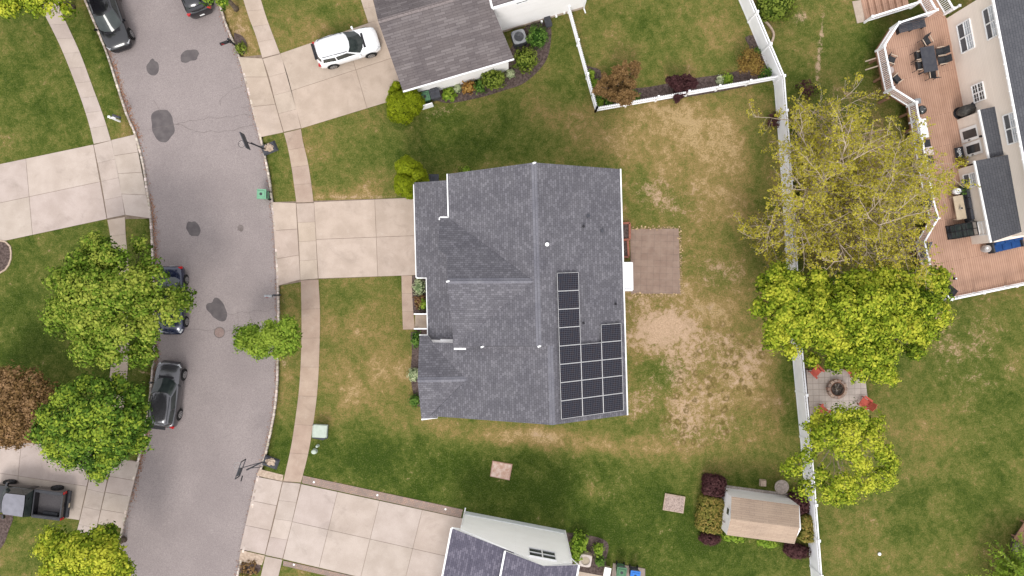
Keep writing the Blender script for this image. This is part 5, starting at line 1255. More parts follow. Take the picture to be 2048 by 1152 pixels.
        if rails:
            mb = MB(); mb.tube([(X[1]-.15, s*rw*.86, Ht-.05), (X[1]-.35, s*rw*.92, Ht+.03), (X[2]+.35, s*rw*.86, Ht+.03), (X[2]+.15, s*rw*.80, Ht-.05)], .022, 5); mb.build('roof_rail', 'dark', t)
    mb = MB(); mb.box((.494*L, 0, .48), (.06, W*.62, .22)); mb.build('grille', 'black', t)
    mb = MB(); mb.bar((X[0]+.17, -bw*.6, zb+.03), (X[0]+.17, bw*.6, zb+.03), .15, .02); mb.build('wiper_cowl', 'black', t)
    mb = MB(); mb.box((-.505*L, 0, .52), (.012, .34, .13)); mb.build('number_plate', 'trim', t)
    if style == 'suv': mb = MB(); mb.box((X[3]+.02, 0, Ht-.12), (.20, rw*1.5, .05)); mb.build('rear_spoiler', mat_ if mat_ != 'p_white' else 'black', t)
    return t
v = vehicle('parked_car', 'white crossover parked in the upper driveway', 'car', 693, 92, 16.5, 4.45, 1.86, 1.62, 'p_white', hz=.9); v.location.z = .03
vehicle('parked_car', 'grey crossover with red tail lamps parked at the left kerb', 'car', 329, 790, 83.5, 4.55, 1.84, 1.60, 'p_grey', hz=.9)
vehicle('parked_car', 'black estate car parked at the left kerb near the top edge', 'car', 213, 28, -71, 4.85, 1.88, 1.62, 'p_black', hz=.9)
vehicle('parked_car', 'navy sedan mostly hidden under the large round tree', 'car', 339, 601, -90, 4.75, 1.82, 1.46, 'p_darkblue', 'sedan', rails=False, hz=.8)
vehicle('parked_car', 'dark car with red tail lamps cut off by the top edge', 'car', 376, -36, 111, 4.5, 1.82, 1.5, 'p_black', hz=.8, rails=False)
# pickup
def pickup():
    c_ = P(62, 1003, .9); t = thing('pickup_truck', 'black pickup truck with open empty bed in the lower left driveway', 'pickup truck', (c_.x, c_.y, .03), math.radians(173)); L, W = 5.7, 1.98; hw = W/2
    mb = MB(); mb.smooth = True; S = [(-.03, 1.0, 1.12), (.05, 1, 1.13), (.18, 1, 1.14), (.28, 1, 1.16), (.37, .985, 1.14), (.43, .96, 1.1), (.475, .9, 1.0), (.495, .8, .85), (.5, .7, .7)]; sec = []
    for xf, wf, zt in S:
        w = hw*wf; x = xf*L; half = [(w*.9, .35), (w, .5), (w, zt*.75), (w*.96, zt-.08), (w*.88, zt), (w*.4, zt+.03), (0, zt+.04)]; sec.append([(x, y, z) for y, z in half] + [(x, -y, z) for y, z in half[-2::-1]])
    n = len(sec[0]); mb.add([q for r_ in sec for q in r_], [[i*n+k, i*n+k+1, (i+1)*n+k+1, (i+1)*n+k] for i in range(len(sec)-1) for k in range(n-1)] + [list(range(n))[::-1], [(len(sec)-1)*n+k for k in range(n)]]); mb.build('body', 'p_black', t)
    # cab
    zb, Ht = 1.1, 1.86; x0, x1, x2, x3 = .33*L, .215*L, -.03*L, -.045*L
    bt = [Vector(q) for q in ((x0+.1, 0, zb), (x0, hw*.6, zb), (x0-.2, hw*.9, zb), (x3, hw*.93, zb), (x3, 0, zb))]; rf = [Vector(q) for q in ((x1+.08, 0, Ht-.03), (x1+.03, hw*.5, Ht-.04), (x1-.08, hw*.72, Ht-.06), (x2, hw*.74, Ht-.05), (x2-.04, 0, Ht-.03))]
    fl = lambda l: l + [Vector((q.x, -q.y, q.z)) for q in l[-2:0:-1]]
    Bt, Rf = fl(bt), fl(rf); k = len(Bt)
    mb = MB(); mb.add(Bt + Rf, [[i, (i+1) % k, k+(i+1) % k, k+i][::-1] for i in range(k)]); mb.build('cab', 'p_black', t)
    mb = MB(); mb.add([q + Z*.01 for q in Rf], [list(range(k))[::-1]]); mb.build('roof', simple('painted_sheen_roof', (.24, .24, .28), (.19, .19, .22), 2, .25, .3), t)  # sky sheen on the black cab painted as a paler roof colour
    def gl(ids, nm):
        lo = [Bt[i].lerp(Rf[i], .1) for i in ids]; hi = [Bt[i].lerp(Rf[i], .92) for i in ids]; c0 = Vector((.14*L, 0, 1.2)); m_ = MB(); kk = len(ids); m_.add([q + (q-c0).normalized()*.02 for q in lo+hi], [[i, i+1, kk+i+1, kk+i] for i in range(kk-1)]); m_.build(nm, 'carglass', t)
    gl([6, 7, 0, 1, 2], 'windshield'); gl([2, 3], 'side_window'); gl([5, 6], 'side_window'); gl([3, 4, 5], 'rear_window')
    # bed
    xb0, xb1 = -.055*L, -.40*L
    mb = MB(); mb.box(((xb0+xb1)/2, 0, .62), (xb0-xb1, W*.8, .06)); mb.build('bed_floor', simple('bed_liner', (.07, .065, .07), (.09, .085, .09), 12, .8, bmp=.4), t)
    mb = MB()
    for s in (1, -1): mb.box(((xb0+xb1)/2, s*(hw-.12), .78), (xb0-xb1, .22, .68)); 
    mb.box((xb0-.04, 0, .85), (.08, W*.78, .54)); mb.build('bed_wall', 'p_black', t)
    mb = MB()
    for s in (1, -1): mb.box(((xb0+xb1)/2, s*(hw-.12), 1.13), (xb0-xb1, .15, .03))
    mb.box((xb0-.03, 0, 1.13), (.08, W*.8, .03)); mb.build('bed_rail', 'dark', t)
    mb = MB(); mb.box((xb1+.02, 0, .82), (.09, W*.80, .58)); mb.build('tailgate', 'p_black', t)
    mb = MB(); mb.box((xb1-.10, 0, .52), (.18, W*.94, .16)); mb.build('bumper', 'dark', t)
    mb = MB(); mb.box((xb1-.2, .05, .58), (.01, .3, .14)); mb.build('number_plate', 'beigetop', t)
    for s in (1, -1):
        mb = MB(); mb.box((xb1+.02, s*(hw-.09), .92), (.12, .16, .34)); mb.build('taillight', 'redlight', t)
        mb = MB(); mb.box((x0-.35, s*(hw+.14), 1.2), (.12, .26, .2), s*.2); mb.build('mirror', 'p_black', t)
        mb = MB(); mb.box((-.24*L, s*(hw-.30), .70), (1.0, .18, .2)); mb.build('wheel_well', 'dark', t)
        for x in (.34*L, -.245*L): wheel(t, x, s*(hw-.06), .40, .28, 'dark')
    return t
pickup()

# ------------------------------------------------------------------ street furniture and yard things
def wheelie(label, px, py, ang, body, lid, group=None, z=0.0, name='wheeled_bin'):
    c_ = P(px, py, .9); t = thing(name, label, 'bin', (c_.x, c_.y, z), math.radians(ang), group)
    mb = MB(); mb.add([(x*a, y*b_, zz) for zz, a, b_ in ((.05, .22, .24), (.95, .29, .31)) for x, y in ((-1, -1), (1, -1), (1, 1), (-1, 1))], [[0, 3, 2, 1], [4, 5, 6, 7], [0, 1, 5, 4], [1, 2, 6, 5], [2, 3, 7, 6], [3, 0, 4, 7]]); mb.build('bin_body', body, t)
    mb = MB(); mb.box((0, 0, .98), (.64, .68, .05)); mb.box((.02, 0, 1.02), (.50, .54, .05), taper=.8); mb.lathe((.03, 0, 1.04), [(.10, 0), (.10, .015), (.03, .02)], 14, 1); mb.build('lid', [lid, 'dark'], t)
    mb = MB(); mb.bar((-.37, -.24, 1.0), (-.37, .24, 1.0), .05, .05); mb.bar((-.30, -.22, .97), (-.37, -.22, 1.0), .04, .04); mb.bar((-.30, .22, .97), (-.37, .22, 1.0), .04, .04); mb.build('handle', 'dark', t)
    for s in (1, -1):
        mb = MB(); mb.lathe((0, 0, 0), [(.13, -.03), (.13, .03)], 14); Rm = Matrix.Rotation(math.pi/2, 3, 'X'); mb.v = [Rm @ q + Vector((-.26, s*.27, .13)) for q in mb.v]; mb.build('wheel', 'rubber', t)
wheelie('pale green wheeled bin standing in the road at the right kerb', 523, 388, 178, 'binpale', 'binpale', z=-.1)
wheelie('green wheeled bin at the side wall of the upper garage', 850, 193, -75, 'binlid', 'binlid'); wheelie('dark grey wheeled bin next to a green one at the upper garage', 870, 188, -75, 'charcoal', 'charcoal')
wheelie('dark grey wheeled bin tucked behind the golden evergreens of the main house', 868, 358, 90, 'charcoal', 'charcoal')
wheelie('green wheeled bin at the bottom edge beside the lower house', 1243, 1143, -98, 'binlid', 'binlid'); wheelie('grey recycling bin with blue lid at the bottom edge', 1270, 1150, -98, 'charcoal', 'binblue')
t = thing('bin_screen', 'low white screen panels beside the bins of the upper garage', 'screen', P(845, 205))
mb = MB(P(845, 205)); mb.bar(P(836, 196, .45), P(842, 216, .45), .06, .9); mb.bar(P(842, 216, .45), P(866, 209, .45), .06, .9); mb.build('panel', 'white', t)
t = thing('bin_pad', 'concrete pad under the bins at the bottom edge', 'pad', P(1262, 1148)); mb = MB(P(1262, 1148)); mb.prism(PX([(1226, 1126), (1290, 1137), (1290, 1165), (1222, 1165)]), 0, .06); mb.build('slab', simple('pad', (.30, .25, .22), (.22, .18, .16), 3, .95), t)
t = thing('storage_box', 'small pale storage box left of the bins at the bottom edge', 'box', P(1214, 1143)); mb = MB(P(1214, 1143)); mb.box(P(1214, 1143, .3) , (.42, .55, .6), -.2); mb.build('box_body', 'beigetop', t); mb = MB(P(1214, 1143)); mb.box(P(1214.5, 1144, .63) , (.46, .6, .06), -.2); mb.build('lid', 'trim', t)
t = thing('path_slab', 'pale path slab beside the lower house at the bottom edge', 'path', P(1180, 1150)); mb = MB(P(1180, 1150)); mb.prism(PX([(1156, 1142), (1215, 1153), (1213, 1175), (1154, 1168)]), 0, .05); mb.build('slab', 'concrete', t)

def ac(label, px, py, rz, s=.86, mt='greymetal', top='greymetal', hh=.85):
    c_ = P(px, py, hh); t = thing('air_conditioner', label, 'air conditioner', (c_.x, c_.y, 0), rz)
    r_ = []
    for cx, cy, a0 in ((1, 1, 0), (-1, 1, 90), (-1, -1, 180), (1, -1, 270)):
        for k in range(5): a = math.radians(a0+k*22.5); r_.append((cx*(s/2-.14) + .14*math.cos(a), cy*(s/2-.14) + .14*math.sin(a)))
    mb = MB(); mb.prism(r_, .05, hh-.06); 
    for i in range(len(r_)):
        x, y = r_[i]; mb.bar((x*1.01, y*1.01, .1), (x*1.01, y*1.01, hh-.1), .02, .02)
    mb.build('cabinet', 'dark' if mt != 'beigetop' else 'beigetop', t)
    mb = MB(); n = 24; R_ = s*.36
    ring = [(R_*math.cos(2*math.pi*k/n), R_*math.sin(2*math.pi*k/n)) for k in range(n)]; outer = []
    for k in range(n):
        a = 2*math.pi*k/n; c0, s0_ = math.cos(a), math.sin(a); m_ = (abs(c0)**5 + abs(s0_)**5)**(-.2)*s*.5; outer.append((c0*m_, s0_*m_))
    mb.add([(x, y, hh) for x, y in ring] + [(x, y, hh-.02) for x, y in outer] + [(x, y, hh-.10) for x, y in outer], [[k, n+k, n+(k+1) % n, (k+1) % n] for k in range(n)] + [[n+k, 2*n+k, 2*n+(k+1) % n, n+(k+1) % n] for k in range(n)]); mb.build('top_frame', top, t)
    mb = MB(); mb.lathe((0, 0, hh-.25), [(R_*1.02, 0), (R_*1.02, .02)], 24); mb.build('fan_well', 'rubber', t)
    mb = MB()
    for k in range(3): a = k*2.094+.5; mb.box((math.cos(a)*R_*.5, math.sin(a)*R_*.5, hh-.16), (R_*.85, R_*.5, .02), a, mat=Matrix.Rotation(a, 3, 'Z') @ Matrix.Rotation(.3, 3, 'X'))
    mb.lathe((0, 0, hh-.2), [(R_*.3, 0), (R_*.3, .1)], 14); mb.build('fan', 'metal' if top != 'greymetal' else 'dark', t)
    mb = MB()
    for k in range(1, 6): r2 = R_*k/5.5; mb.tube([(r2*math.cos(q*math.pi/10), r2*math.sin(q*math.pi/10), hh+.005) for q in range(21)], .006, 3, cap=False)
    mb.build('grille', 'greymetal', t)
ac('grey air conditioner between bush and upper house', 1038, 73, .28, .95); ac('pale beige air conditioner beside the lower house', 1171, 1122, -.17, .84, 'beigetop', simple('ac_top', (.52, .46, .43), (.46, .41, .38), 2, .5), .75)
t = thing('electric_box', 'dark box at the foot of the upper house wall', 'box', P(1096, 46)); mb = MB(P(1096, 46)); mb.box(P(1096, 44, .25), (.42, .6, .5), .28); mb.build('box_body', 'charcoal', t); mb = MB(P(1096, 46)); mb.box(P(1096, 44, .52), (.46, .64, .05), .28); mb.build('lid', 'dark', t)
t = thing('utility_cabinet', 'pale green utility cabinet beside the right pavement', 'cabinet', P(640, 862)); b_ = P(640, 862)
mb = MB(b_); mb.prism(PX([(626, 848), (657, 849), (656, 876), (646, 880), (625, 876)]), 0, .06); mb.build('pad', 'charcoal', t)
mb = MB(b_); mb.box(P(640, 862, .35), (.92, .82, .62), -.06, taper=.97); mb.build('box_body', 'paleg', t); mb = MB(b_); mb.box(P(640, 862, .68), (.98, .86, .06), -.06, taper=.92); mb.build('lid', 'paleg', t)
for x, y, r_, lb in ((636, 891, .09, 'small pale pedestal cap below the utility cabinet'), (630, 902, .16, 'rounded pale green pedestal near the lower pavement')):
    t = thing('utility_pedestal', lb, 'pedestal', P(x, y)); mb = MB(P(x, y)); mb.lathe(P(x, y), [(r_, 0), (r_, .28), (r_*.85, .34), (r_*.4, .37)], 14, sx=1.2 if r_ > .1 else 1); mb.build('cap', 'paleg', t)
    mb = MB(P(x, y)); mb.lathe(P(x, y), [(r_*1.2, 0), (r_*1.2, .04)], 14); mb.build('base', 'paleg', t)

def mailbox(label, bpx, bpy_, hpx, hpy, mt, ang, hh=1.15, post='black', cross=True):
    b_ = P(bpx, bpy_); t = thing('mailbox', label, 'mailbox', b_)
    q = P(hpx, hpy, hh); q0 = Vector((b_.x, b_.y, hh-.1))
    mb = MB(b_); mb.bar(b_, q0 + Z*.25, .10, .10); mb.box(q0 + Z*.28, (.14, .14, .05)); mb.bar(q0 - (q-q0)*.25, q, .09, .07); mb.bar(q0 - Z*.45, q0.lerp(q, .6), .05, .05); mb.build('post', post, t)
    mb = MB(b_); a = math.radians(ang); d = Vector((math.cos(a), math.sin(a), 0)); n = Vector((-d.y, d.x, 0)); prof = [(-.09, 0), (.09, 0), (.09, .12), (.065, .18), (0, .205), (-.065, .18), (-.09, .12)]
    A = [q - d*.26 + n*x + Z*(z+.02) for x, z in prof]; Bq = [q + d*.26 + n*x + Z*(z+.02) for x, z in prof]; k = len(prof)
    mb.add(A + Bq, [list(range(k)), list(range(k, 2*k))[::-1]] + [[i, k+i, k+(i+1) % k, (i+1) % k] for i in range(k)]); mb.build('box_body', mt, t)
    mb = MB(b_); mb.bar(q + n*.10 + Z*.1, q + n*.10 + d*.12 + Z*.28, .02, .05); mb.build('flag', 'redlight' if mt != 'white' else 'white', t)
mailbox('black mailbox on a post in the upper right verge', 472, 92, 449, 87, 'black', 200); mailbox('grey mailbox on a dark post beside the small kerb tree', 561, 590, 538, 592, 'greymetal', 180, post='dark')
mailbox('dark mailbox with white post on the left verge', 240, 243, 235, 234, 'charcoal', -20, post='white')

def hoop(label, base, top, rimd, rock=True, fold=False, mt='black', ang=0):
    b_ = P(*base, .0); t = thing('basketball_hoop', label, 'basketball hoop', (b_.x, b_.y, 0)); T = P(*top, 2.9)
    mb = MB(b_); mb.box(P(*base, .1), (1.1, .75, .2), math.radians(ang), taper=.8); mb.build('base', 'charcoal', t)
    if rock:
        mb = MB(b_); mb.blob(P(base[0]-.5, base[1]-1, .24), .27, (1.1, .9, .5), .35, base[0]); mb.build('ballast_rock', 'tanstone', t)
    st_ = P(base[0]-8, base[1]+2, .15); el = P(base[0]-16, base[1]-1, 2.2)
    mb = MB(b_); mb.tube([st_, el, T - Vector((-.35, .1, .1))], .05, 6); mb.tube([st_ + Z*.9, T - Vector((-.3, .1, .5))], .025, 5); mb.tube([el, T - Z*.35], .03, 5); mb.build('pole', mt, t)
    a = math.radians(ang+90); d = Vector((math.cos(a), math.sin(a), 0)); n = Vector((-d.y, d.x, 0))
    if n.x > 0: n = -n
    mb = MB(b_)
    if not fold: mb.box(T, (1.12, .05, .78), math.radians(ang+90))
    else:
        for z_ in (-.38, .38): mb.bar(T - d*.6 + Z*z_, T + d*.6 + Z*z_, .05, .05)
        for k in (-.6, .6): mb.bar(T + d*k - Z*.38, T + d*k + Z*.38, .05, .05)
        mb.box(T - d*.2, (.5, .09, .3), math.radians(ang+90)); mb.bar(T - d*.5 - Z*.3 - n*.2, T - d*.75 - n*.3, .04, .1)
    mb.build('backboard', 'charcoal' if not fold else 'dark', t)
    rc2 = T - Z*.3 + n*.36; mb = MB(b_); mb.tube([rc2 + Vector((.23*math.cos(k*math.pi/12), .23*math.sin(k*math.pi/12), 0)) for k in range(25)], .014, 4, cap=False); mb.build('rim', 'metal' if fold else 'dark', t)
    mb = MB(b_)
    for k in range(10):
        a1_ = k*.628; mb.tube([rc2 + Vector((.23*math.cos(a1_), .23*math.sin(a1_), 0)), rc2 + Vector((.13*math.cos(a1_+.3), .13*math.sin(a1_+.3), -.4))], .007, 3, cap=False)
    mb.build('net', 'trim', t)
hoop('black basketball hoop leaning over the road from the upper verge', (538, 296), (490, 282), 0, ang=22, mt='black'); hoop('folded open frame basketball hoop at the bottom driveway corner', (541, 925), (481, 938), 0, fold=True, ang=-20, mt='dark')

def plate(label, pts, name='stone_slab', mt=None, cat='slab'):
    c_ = P(sum(a for a, b in pts)/4, sum(b for a, b in pts)/4); t = thing(name, label, cat, c_)
    mb = MB(c_); mb.prism(PX(pts), -.02, .10); mb.build('slab', mt[0], t)
    q = [P(*a).lerp(c_, .09) for a in pts]; mb = MB(c_); mb.prism(q, .09, .115); mb.build('inlay', mt[1], t)
plate('square pale stone slab in the lawn below the main house', [(985, 921), (1025, 928), (1019, 960), (980, 952)], mt=(simple('pinkedge', (.45, .28, .22), (.38, .25, .19), 6, .9), simple('mottled_stone', (.62, .50, .44), (.46, .29, .22), 5, .9, bmp=.5)))
plate('square speckled gravel slab in the lawn left of the shed', [(1330, 986), (1370, 993), (1366, 1026), (1325, 1019)], mt=('tanstone', simple('gravelly', (.45, .36, .32), (.22, .17, .15), 13, .95, bmp=1)))
t = thing('stone_stump', 'small striped stone block behind the shed', 'stone', P(1526, 966)); mb = MB(P(1526, 966)); mb.box(P(1526, 966, .15), (.42, .46, .3), -.05, taper=.85); mb.build('stone', 'tanstone', t)
t = thing('birdbath', 'round grey stone birdbath behind the shed', 'birdbath', g0_(1562, 973, .5)); c_ = g0_(1562, 973, .5)
mb = MB(c_); mb.lathe(c_, [(.22, 0), (.12, .15), (.12, .45), (.25, .5)], 16); mb.build('pedestal', 'stone', t); mb = MB(c_); mb.lathe(c_, [(.30, .48), (.47, .56), (.50, .64), (.44, .63), (.3, .58), (.05, .56)], 22); mb.build('bowl', simple('weathered_stone', (.42, .36, .33), (.26, .22, .19), 8, .95, bmp=.8), t)
t = thing('white_ball', 'small white cap lying in the lower right lawn', 'ball', P(1759, 1108)); mb = MB(P(1759, 1108)); mb.blob(P(1759, 1108, .08), .12, (1, 1, .7), 0, 1); mb.build('ball', 'trim', t)

# fire pit and chairs
t = thing('fire_pit', 'round stone fire pit on pale pavers', 'fire pit', P(1671, 777)); c_ = P(1671, 777)
for k in range(14):
    a = k*2*math.pi/14; mb = MB(c_); mb.box(c_ + Vector((.58*math.cos(a), .58*math.sin(a), .17)), (.20, .235, .34), a); mb.build('stone', simple('pit_stone%d' % (k % 4), *[((.44, .33, .27), (.3, .22, .18)), ((.50, .38, .30), (.4, .3, .24)), ((.36, .28, .24), (.26, .2, .17)), ((.42, .28, .22), (.3, .2, .16))][k % 4], 7, .95) if 'pit%d' % (k % 4) not in M else M['pit%d' % (k % 4)], t)
mb = MB(c_); mb.lathe(c_, [(.46, .05), (.46, .07)], 20); mb.build('ash_bed', simple('ash', (.06, .045, .04), (.22, .19, .17), 9, 1, bmp=1), t)
mb = MB(c_); mb.tube([c_ + Vector((.47*math.cos(k*math.pi/12), .47*math.sin(k*math.pi/12), .34)) for k in range(25)], .025, 5, cap=False); mb.build('ring', simple('rust', (.22, .10, .06), (.15, .07, .04), 8, .8), t)
for k in range(5):
    a = random.uniform(0, 3.1); q = c_ + Vector((random.uniform(-.15, .15), random.uniform(-.15, .15), .12+.04*k)); lg = thing('firewood', 'charred log lying inside the fire pit', 'log', q, 0, 'charred logs in the fire pit'); mb = MB(q); mb.tube([q - Vector((math.cos(a), math.sin(a), 0))*.25, q + Vector((math.cos(a), math.sin(a), 0))*.25], [.05, .04], 6); mb.build('wood', 'stone' if k % 2 else 'bark', lg)
def adirondack(label, px, py, ang):
    c_ = g0_(px, py, .4); t = thing('garden_chair', label, 'chair', (c_.x, c_.y, .03), math.radians(ang), 'red chairs around the fire pit')
    mb = MB(); mb.box((0.05, 0, .33), (.55, .52, .04), mat=Matrix.Rotation(.12, 3, 'Y')); mb.build('seat', 'red', t)
    for k in range(5): mb = MB(); mb.box((-.33, (k-2)*.115, .65), (.03, .10, .75-.06*abs(k-2)), mat=Matrix.Rotation(-.42, 3, 'Y')); mb.build('back_slat', 'red', t)
    for s in (1, -1):
        mb = MB(); mb.box((.05, s*.34, .53), (.66, .13, .03)); mb.build('armrest', 'red', t)
        for x in (.28, -.22): mb = MB(); mb.box((x, s*.30, .26), (.07, .04, .52)); mb.build('leg', 'red', t)
adirondack('red garden chair at the upper left of the fire pit', 1632, 742, -45); adirondack('red garden chair mostly hidden under the wide tree above the fire pit', 1706, 742, -140)
adirondack('red garden chair at the lower right edge of the fire pit patio', 1731, 806, 145); adirondack('red garden chair at the lower left of the fire pit under the open tree', 1645, 822, 50)

# deck furniture
def sling(label, px, py, ang, group, h_=D+.45):
    c_ = g0_(px, py, h_); t = thing('patio_chair', label, 'chair', (c_.x, c_.y, D), math.radians(ang), group)
    mb = MB(); mb.box((0, 0, .44), (.48, .48, .03)); mb.build('seat', 'fabric', t)
    mb = MB(); mb.box((-.30, 0, .70), (.03, .48, .55), mat=Matrix.Rotation(-.3, 3, 'Y')); mb.build('backrest', 'fabric', t)
    for s in (1, -1):
        mb = MB(); mb.bar((-.25, s*.28, .63), (.25, s*.28, .63), .05, .03); mb.build('armrest', 'arm', t)
        for x in (.24, -.26): mb = MB(); mb.bar((x, s*.27, 0), (x*.95, s*.27, .63), .03, .03); mb.build('leg', 'dark', t)
tt_ = -79.7
tb = thing('dining_table', 'dark grey rectangular dining table on the deck', 'table', g0_(1858, 118, 2.05) + Z*D, math.radians(tt_))
mb = MB(); mb.box((0, 0, .74), (1.70, .94, .05)); mb.build('tabletop', 'charcoal', tb)
for x in (-.75, .75):
    for y in (-.38, .38): mb = MB(); mb.bar((x, y, 0), (x, y, .72), .07, .07); mb.build('leg', 'dark', tb)
g = 'sling chairs around the dining table on the deck'
sling('black sling chair at the upper end of the dining table, turned askew', 1853, 83, -60, g); sling('upper black sling chair between dining table and beige wall', 1879, 104, 190, g); sling('lower black sling chair between dining table and beige wall', 1883, 121, 190, g)
sling('upper black sling chair on the railing side of the dining table', 1836, 112, 10, g); sling('lower black sling chair on the railing side of the dining table', 1838, 132, 10, g); sling('black sling chair at the lower end of the dining table', 1865, 149, 98, g)
g = 'pair of chairs along the left deck railing'
sling('black patio chair facing the deck, above the small round side table', 1783, 120, -20, g); sling('black patio chair facing the deck, below the small round side table', 1793, 158, 40, g)
t = thing('side_table', 'small round grey side table between two chairs at the left railing', 'side table', g0_(1781, 140, D+.5) + Z*D); mb = MB(); mb.lathe((0, 0, .46), [(.24, 0), (.25, .02), (.24, .04)], 20); mb.build('tabletop', simple('pinkgrey', (.42, .36, .35), (.36, .31, .3), 3, .5), t)
for k in range(3): mb = MB(); mb.bar((.17*math.cos(k*2.1), .17*math.sin(k*2.1), 0), (.1*math.cos(k*2.1), .1*math.sin(k*2.1), .46), .03, .03); mb.build('leg', 'dark', t)
t = thing('deck_bench', 'long dark slatted bench along the upper deck railing', 'bench', g0_(1824, 52, D+.45) + Z*D, math.radians(14)); 
for k in range(5): mb = MB(); mb.box((0, -.22+.11*k, .45+.02*(k == 4)), (1.86, .095, .03)); mb.build('seat_slat', 'charcoal', t)
for k in range(3): mb = MB(); mb.box((0, .30, .55+.12*k), (1.86, .03, .09)); mb.build('back_slat', 'charcoal', t)
for x in (-.85, 0, .85): mb = MB(); mb.box((x, 0, .22), (.06, .5, .44)); mb.build('leg', 'black', t)
t = thing('kettle_grill', 'round black kettle grill beside the deck railing', 'grill', g0_(1846, 219, D+.9) + Z*D)
mb = MB(); mb.smooth = True; mb.lathe((0, 0, .78), [(.12, -.26), (.24, -.18), (.30, -.02), (.30, 0)], 22); mb.build('bowl', 'black', t)
mb = MB(); mb.smooth = True; mb.lathe((0, 0, .79), [(.31, 0), (.29, .09), (.22, .18), (.11, .235), (.02, .25)], 22); mb.build('lid', paint('enamel', (.015, .02, .022), .1), t)
mb = MB(); mb.bar((-.06, 0, 1.08), (.06, 0, 1.08), .03, .03); mb.build('handle', 'metal', t)
for k in range(3): mb = MB(); mb.bar((.12*math.cos(k*2.1), .12*math.sin(k*2.1), .6), (.3*math.cos(k*2.1), .3*math.sin(k*2.1), 0), .025, .025); mb.build('leg', 'greymetal', t)
def boxthing(name, label, cat, px, py, h_, sz, ang, mt, leg=None, zt=None, group=None, top='tabletop', base=D):
    c_ = g0_(px, py, base+h_); t = thing(name, label, cat, (c_.x, c_.y, base), math.radians(ang), group)
    if leg:
        mb = MB(); mb.box((0, 0, h_-.03), (sz[0], sz[1], .05)); mb.build(top, mt, t)
        for x in (-1, 1):
            for y in (-1, 1): mb = MB(); mb.bar((x*(sz[0]/2-.06), y*(sz[1]/2-.06), 0), (x*(sz[0]/2-.06), y*(sz[1]/2-.06), h_-.05), .05, .05); mb.build('leg', leg, t)
    return t
boxthing('planter_stand', 'small grey stand in the deck corner above the kettle grill', 'stand', 1836, 202, .6, (.42, .36), 8, 'greymetal', 'dark')
t = boxthing('folding_table', 'white folding table along the deck railing below the kettle grill', 'table', 1845.5, 257, .75, (1.28, .66), -79.7, 'trim', 'greymetal')
bs_ = g0_(1840, 256, D+.8); bt = thing('tongs', 'dark tool lying on the white folding table', 'tool', bs_ + Z*(D+.75)); mb = MB(); mb.box((0, 0, .03), (.07, .36, .04), .17); mb.build('blade', 'blue', bt); 
boxthing('coffee_table', 'pale square table between two dark benches at the railing', 'table', 1857, 302, .5, (.56, .66), -79.7, simple('pinkwhite', (.62, .53, .53), (.55, .47, .47), 4, .5), 'dark')
g = 'black cushioned seats at the left railing'
for y, lb in ((287, 'upper'), (320, 'lower')):
    x = 1852 if y < 300 else 1858; c_ = g0_(x, y, D+.5); t = thing('outdoor_bench', 'black cushioned seat %s the pale square table at the railing' % ('above' if y < 300 else 'below'), 'bench', (c_.x, c_.y, D), math.radians(10.3), g)
    mb = MB(); mb.box((0, 0, .38), (.68, .50, .14)); mb.build('cushion', 'fabric', t); mb = MB(); mb.box((-.36, 0, .5), (.1, .52, .5)); mb.build('backrest', 'black', t); mb = MB(); mb.box((0, 0, .16), (.62, .46, .3)); mb.build('base', 'dark', t)
# hello sign
sb = P(1919, 306, D+.35); ws = ray(1927, 303, b1a, hn)
t = thing('hello_sign', 'black board with white hello lettering leaning beside the door', 'sign', (sb.x, sb.y, D), math.atan2(hd.y, hd.x))
tilt = Matrix.Rotation(math.radians(-62), 3, 'X')
mb = MB(); mb.box((0, 0, .35), (.80, .50, .03), mat=Matrix.Rotation(math.radians(180+35) if False else math.radians(28), 3, 'X')); mb.build('board', 'black', t)
cu = bpy.data.curves.new('lettering', 'FONT'); cu.body = 'hello'; cu.size = .31; cu.align_x = 'CENTER'; cu.align_y = 'CENTER'; cu.extrude = .004; cu.shear = .3
to = bpy.data.objects.new('tmp_text', cu); COL.objects.link(to); bpy.context.view_layer.update()
me = bpy.data.meshes.new_from_object(to); bpy.data.objects.remove(to)
lo_ = bpy.data.objects.new('lettering', me); me.materials.clear(); me.materials.append(M['trim']); COL.objects.link(lo_); lo_.parent = t
lo_.matrix_local = Matrix.Translation((0, 0, .35)) @ Matrix.Rotation(math.radians(28), 4, 'X') @ Matrix.Translation((0, 0, .022)) @ Matrix.Rotation(math.pi, 4, 'Z')
def pot(label, px, py, R_, hh, mt, plant=None, base=D, name='planter', seed=1):
    c_ = g0_(px, py, base+hh); t = thing(name, label, 'planter', (c_.x, c_.y, base)); mb = MB(); mb.smooth = True; mb.lathe((0, 0, 0), [(R_*.7, 0), (R_, hh*.5), (R_*.9, hh), (R_*.75, hh), (R_*.7, hh*.85)], 18); mb.build('pot', mt, t)
    if plant:
        r = np.random.default_rng(seed); n = 160; C_ = r.normal(size=(n, 3))*np.array([R_, R_, .12]) + np.array([0, 0, hh+.12]); leafmesh('foliage', C_, r.normal(size=(n, 3))*.5 + np.array([0, 0, 1]), .06, colours(plant, r.normal(.5, .2, n)), t)
pot('white egg shaped planter on the deck near the lower bump out', 1917, 382, .22, .55, 'trim'); pot('dark planter with green plant right of the white egg planter', 1932, 376, .26, .6, 'dark', 'deep', seed=5)
pot('low brown planter with yellow green plant below the hello sign', 1921, 324, .2, .3, 'wood', 'bud', seed=6)
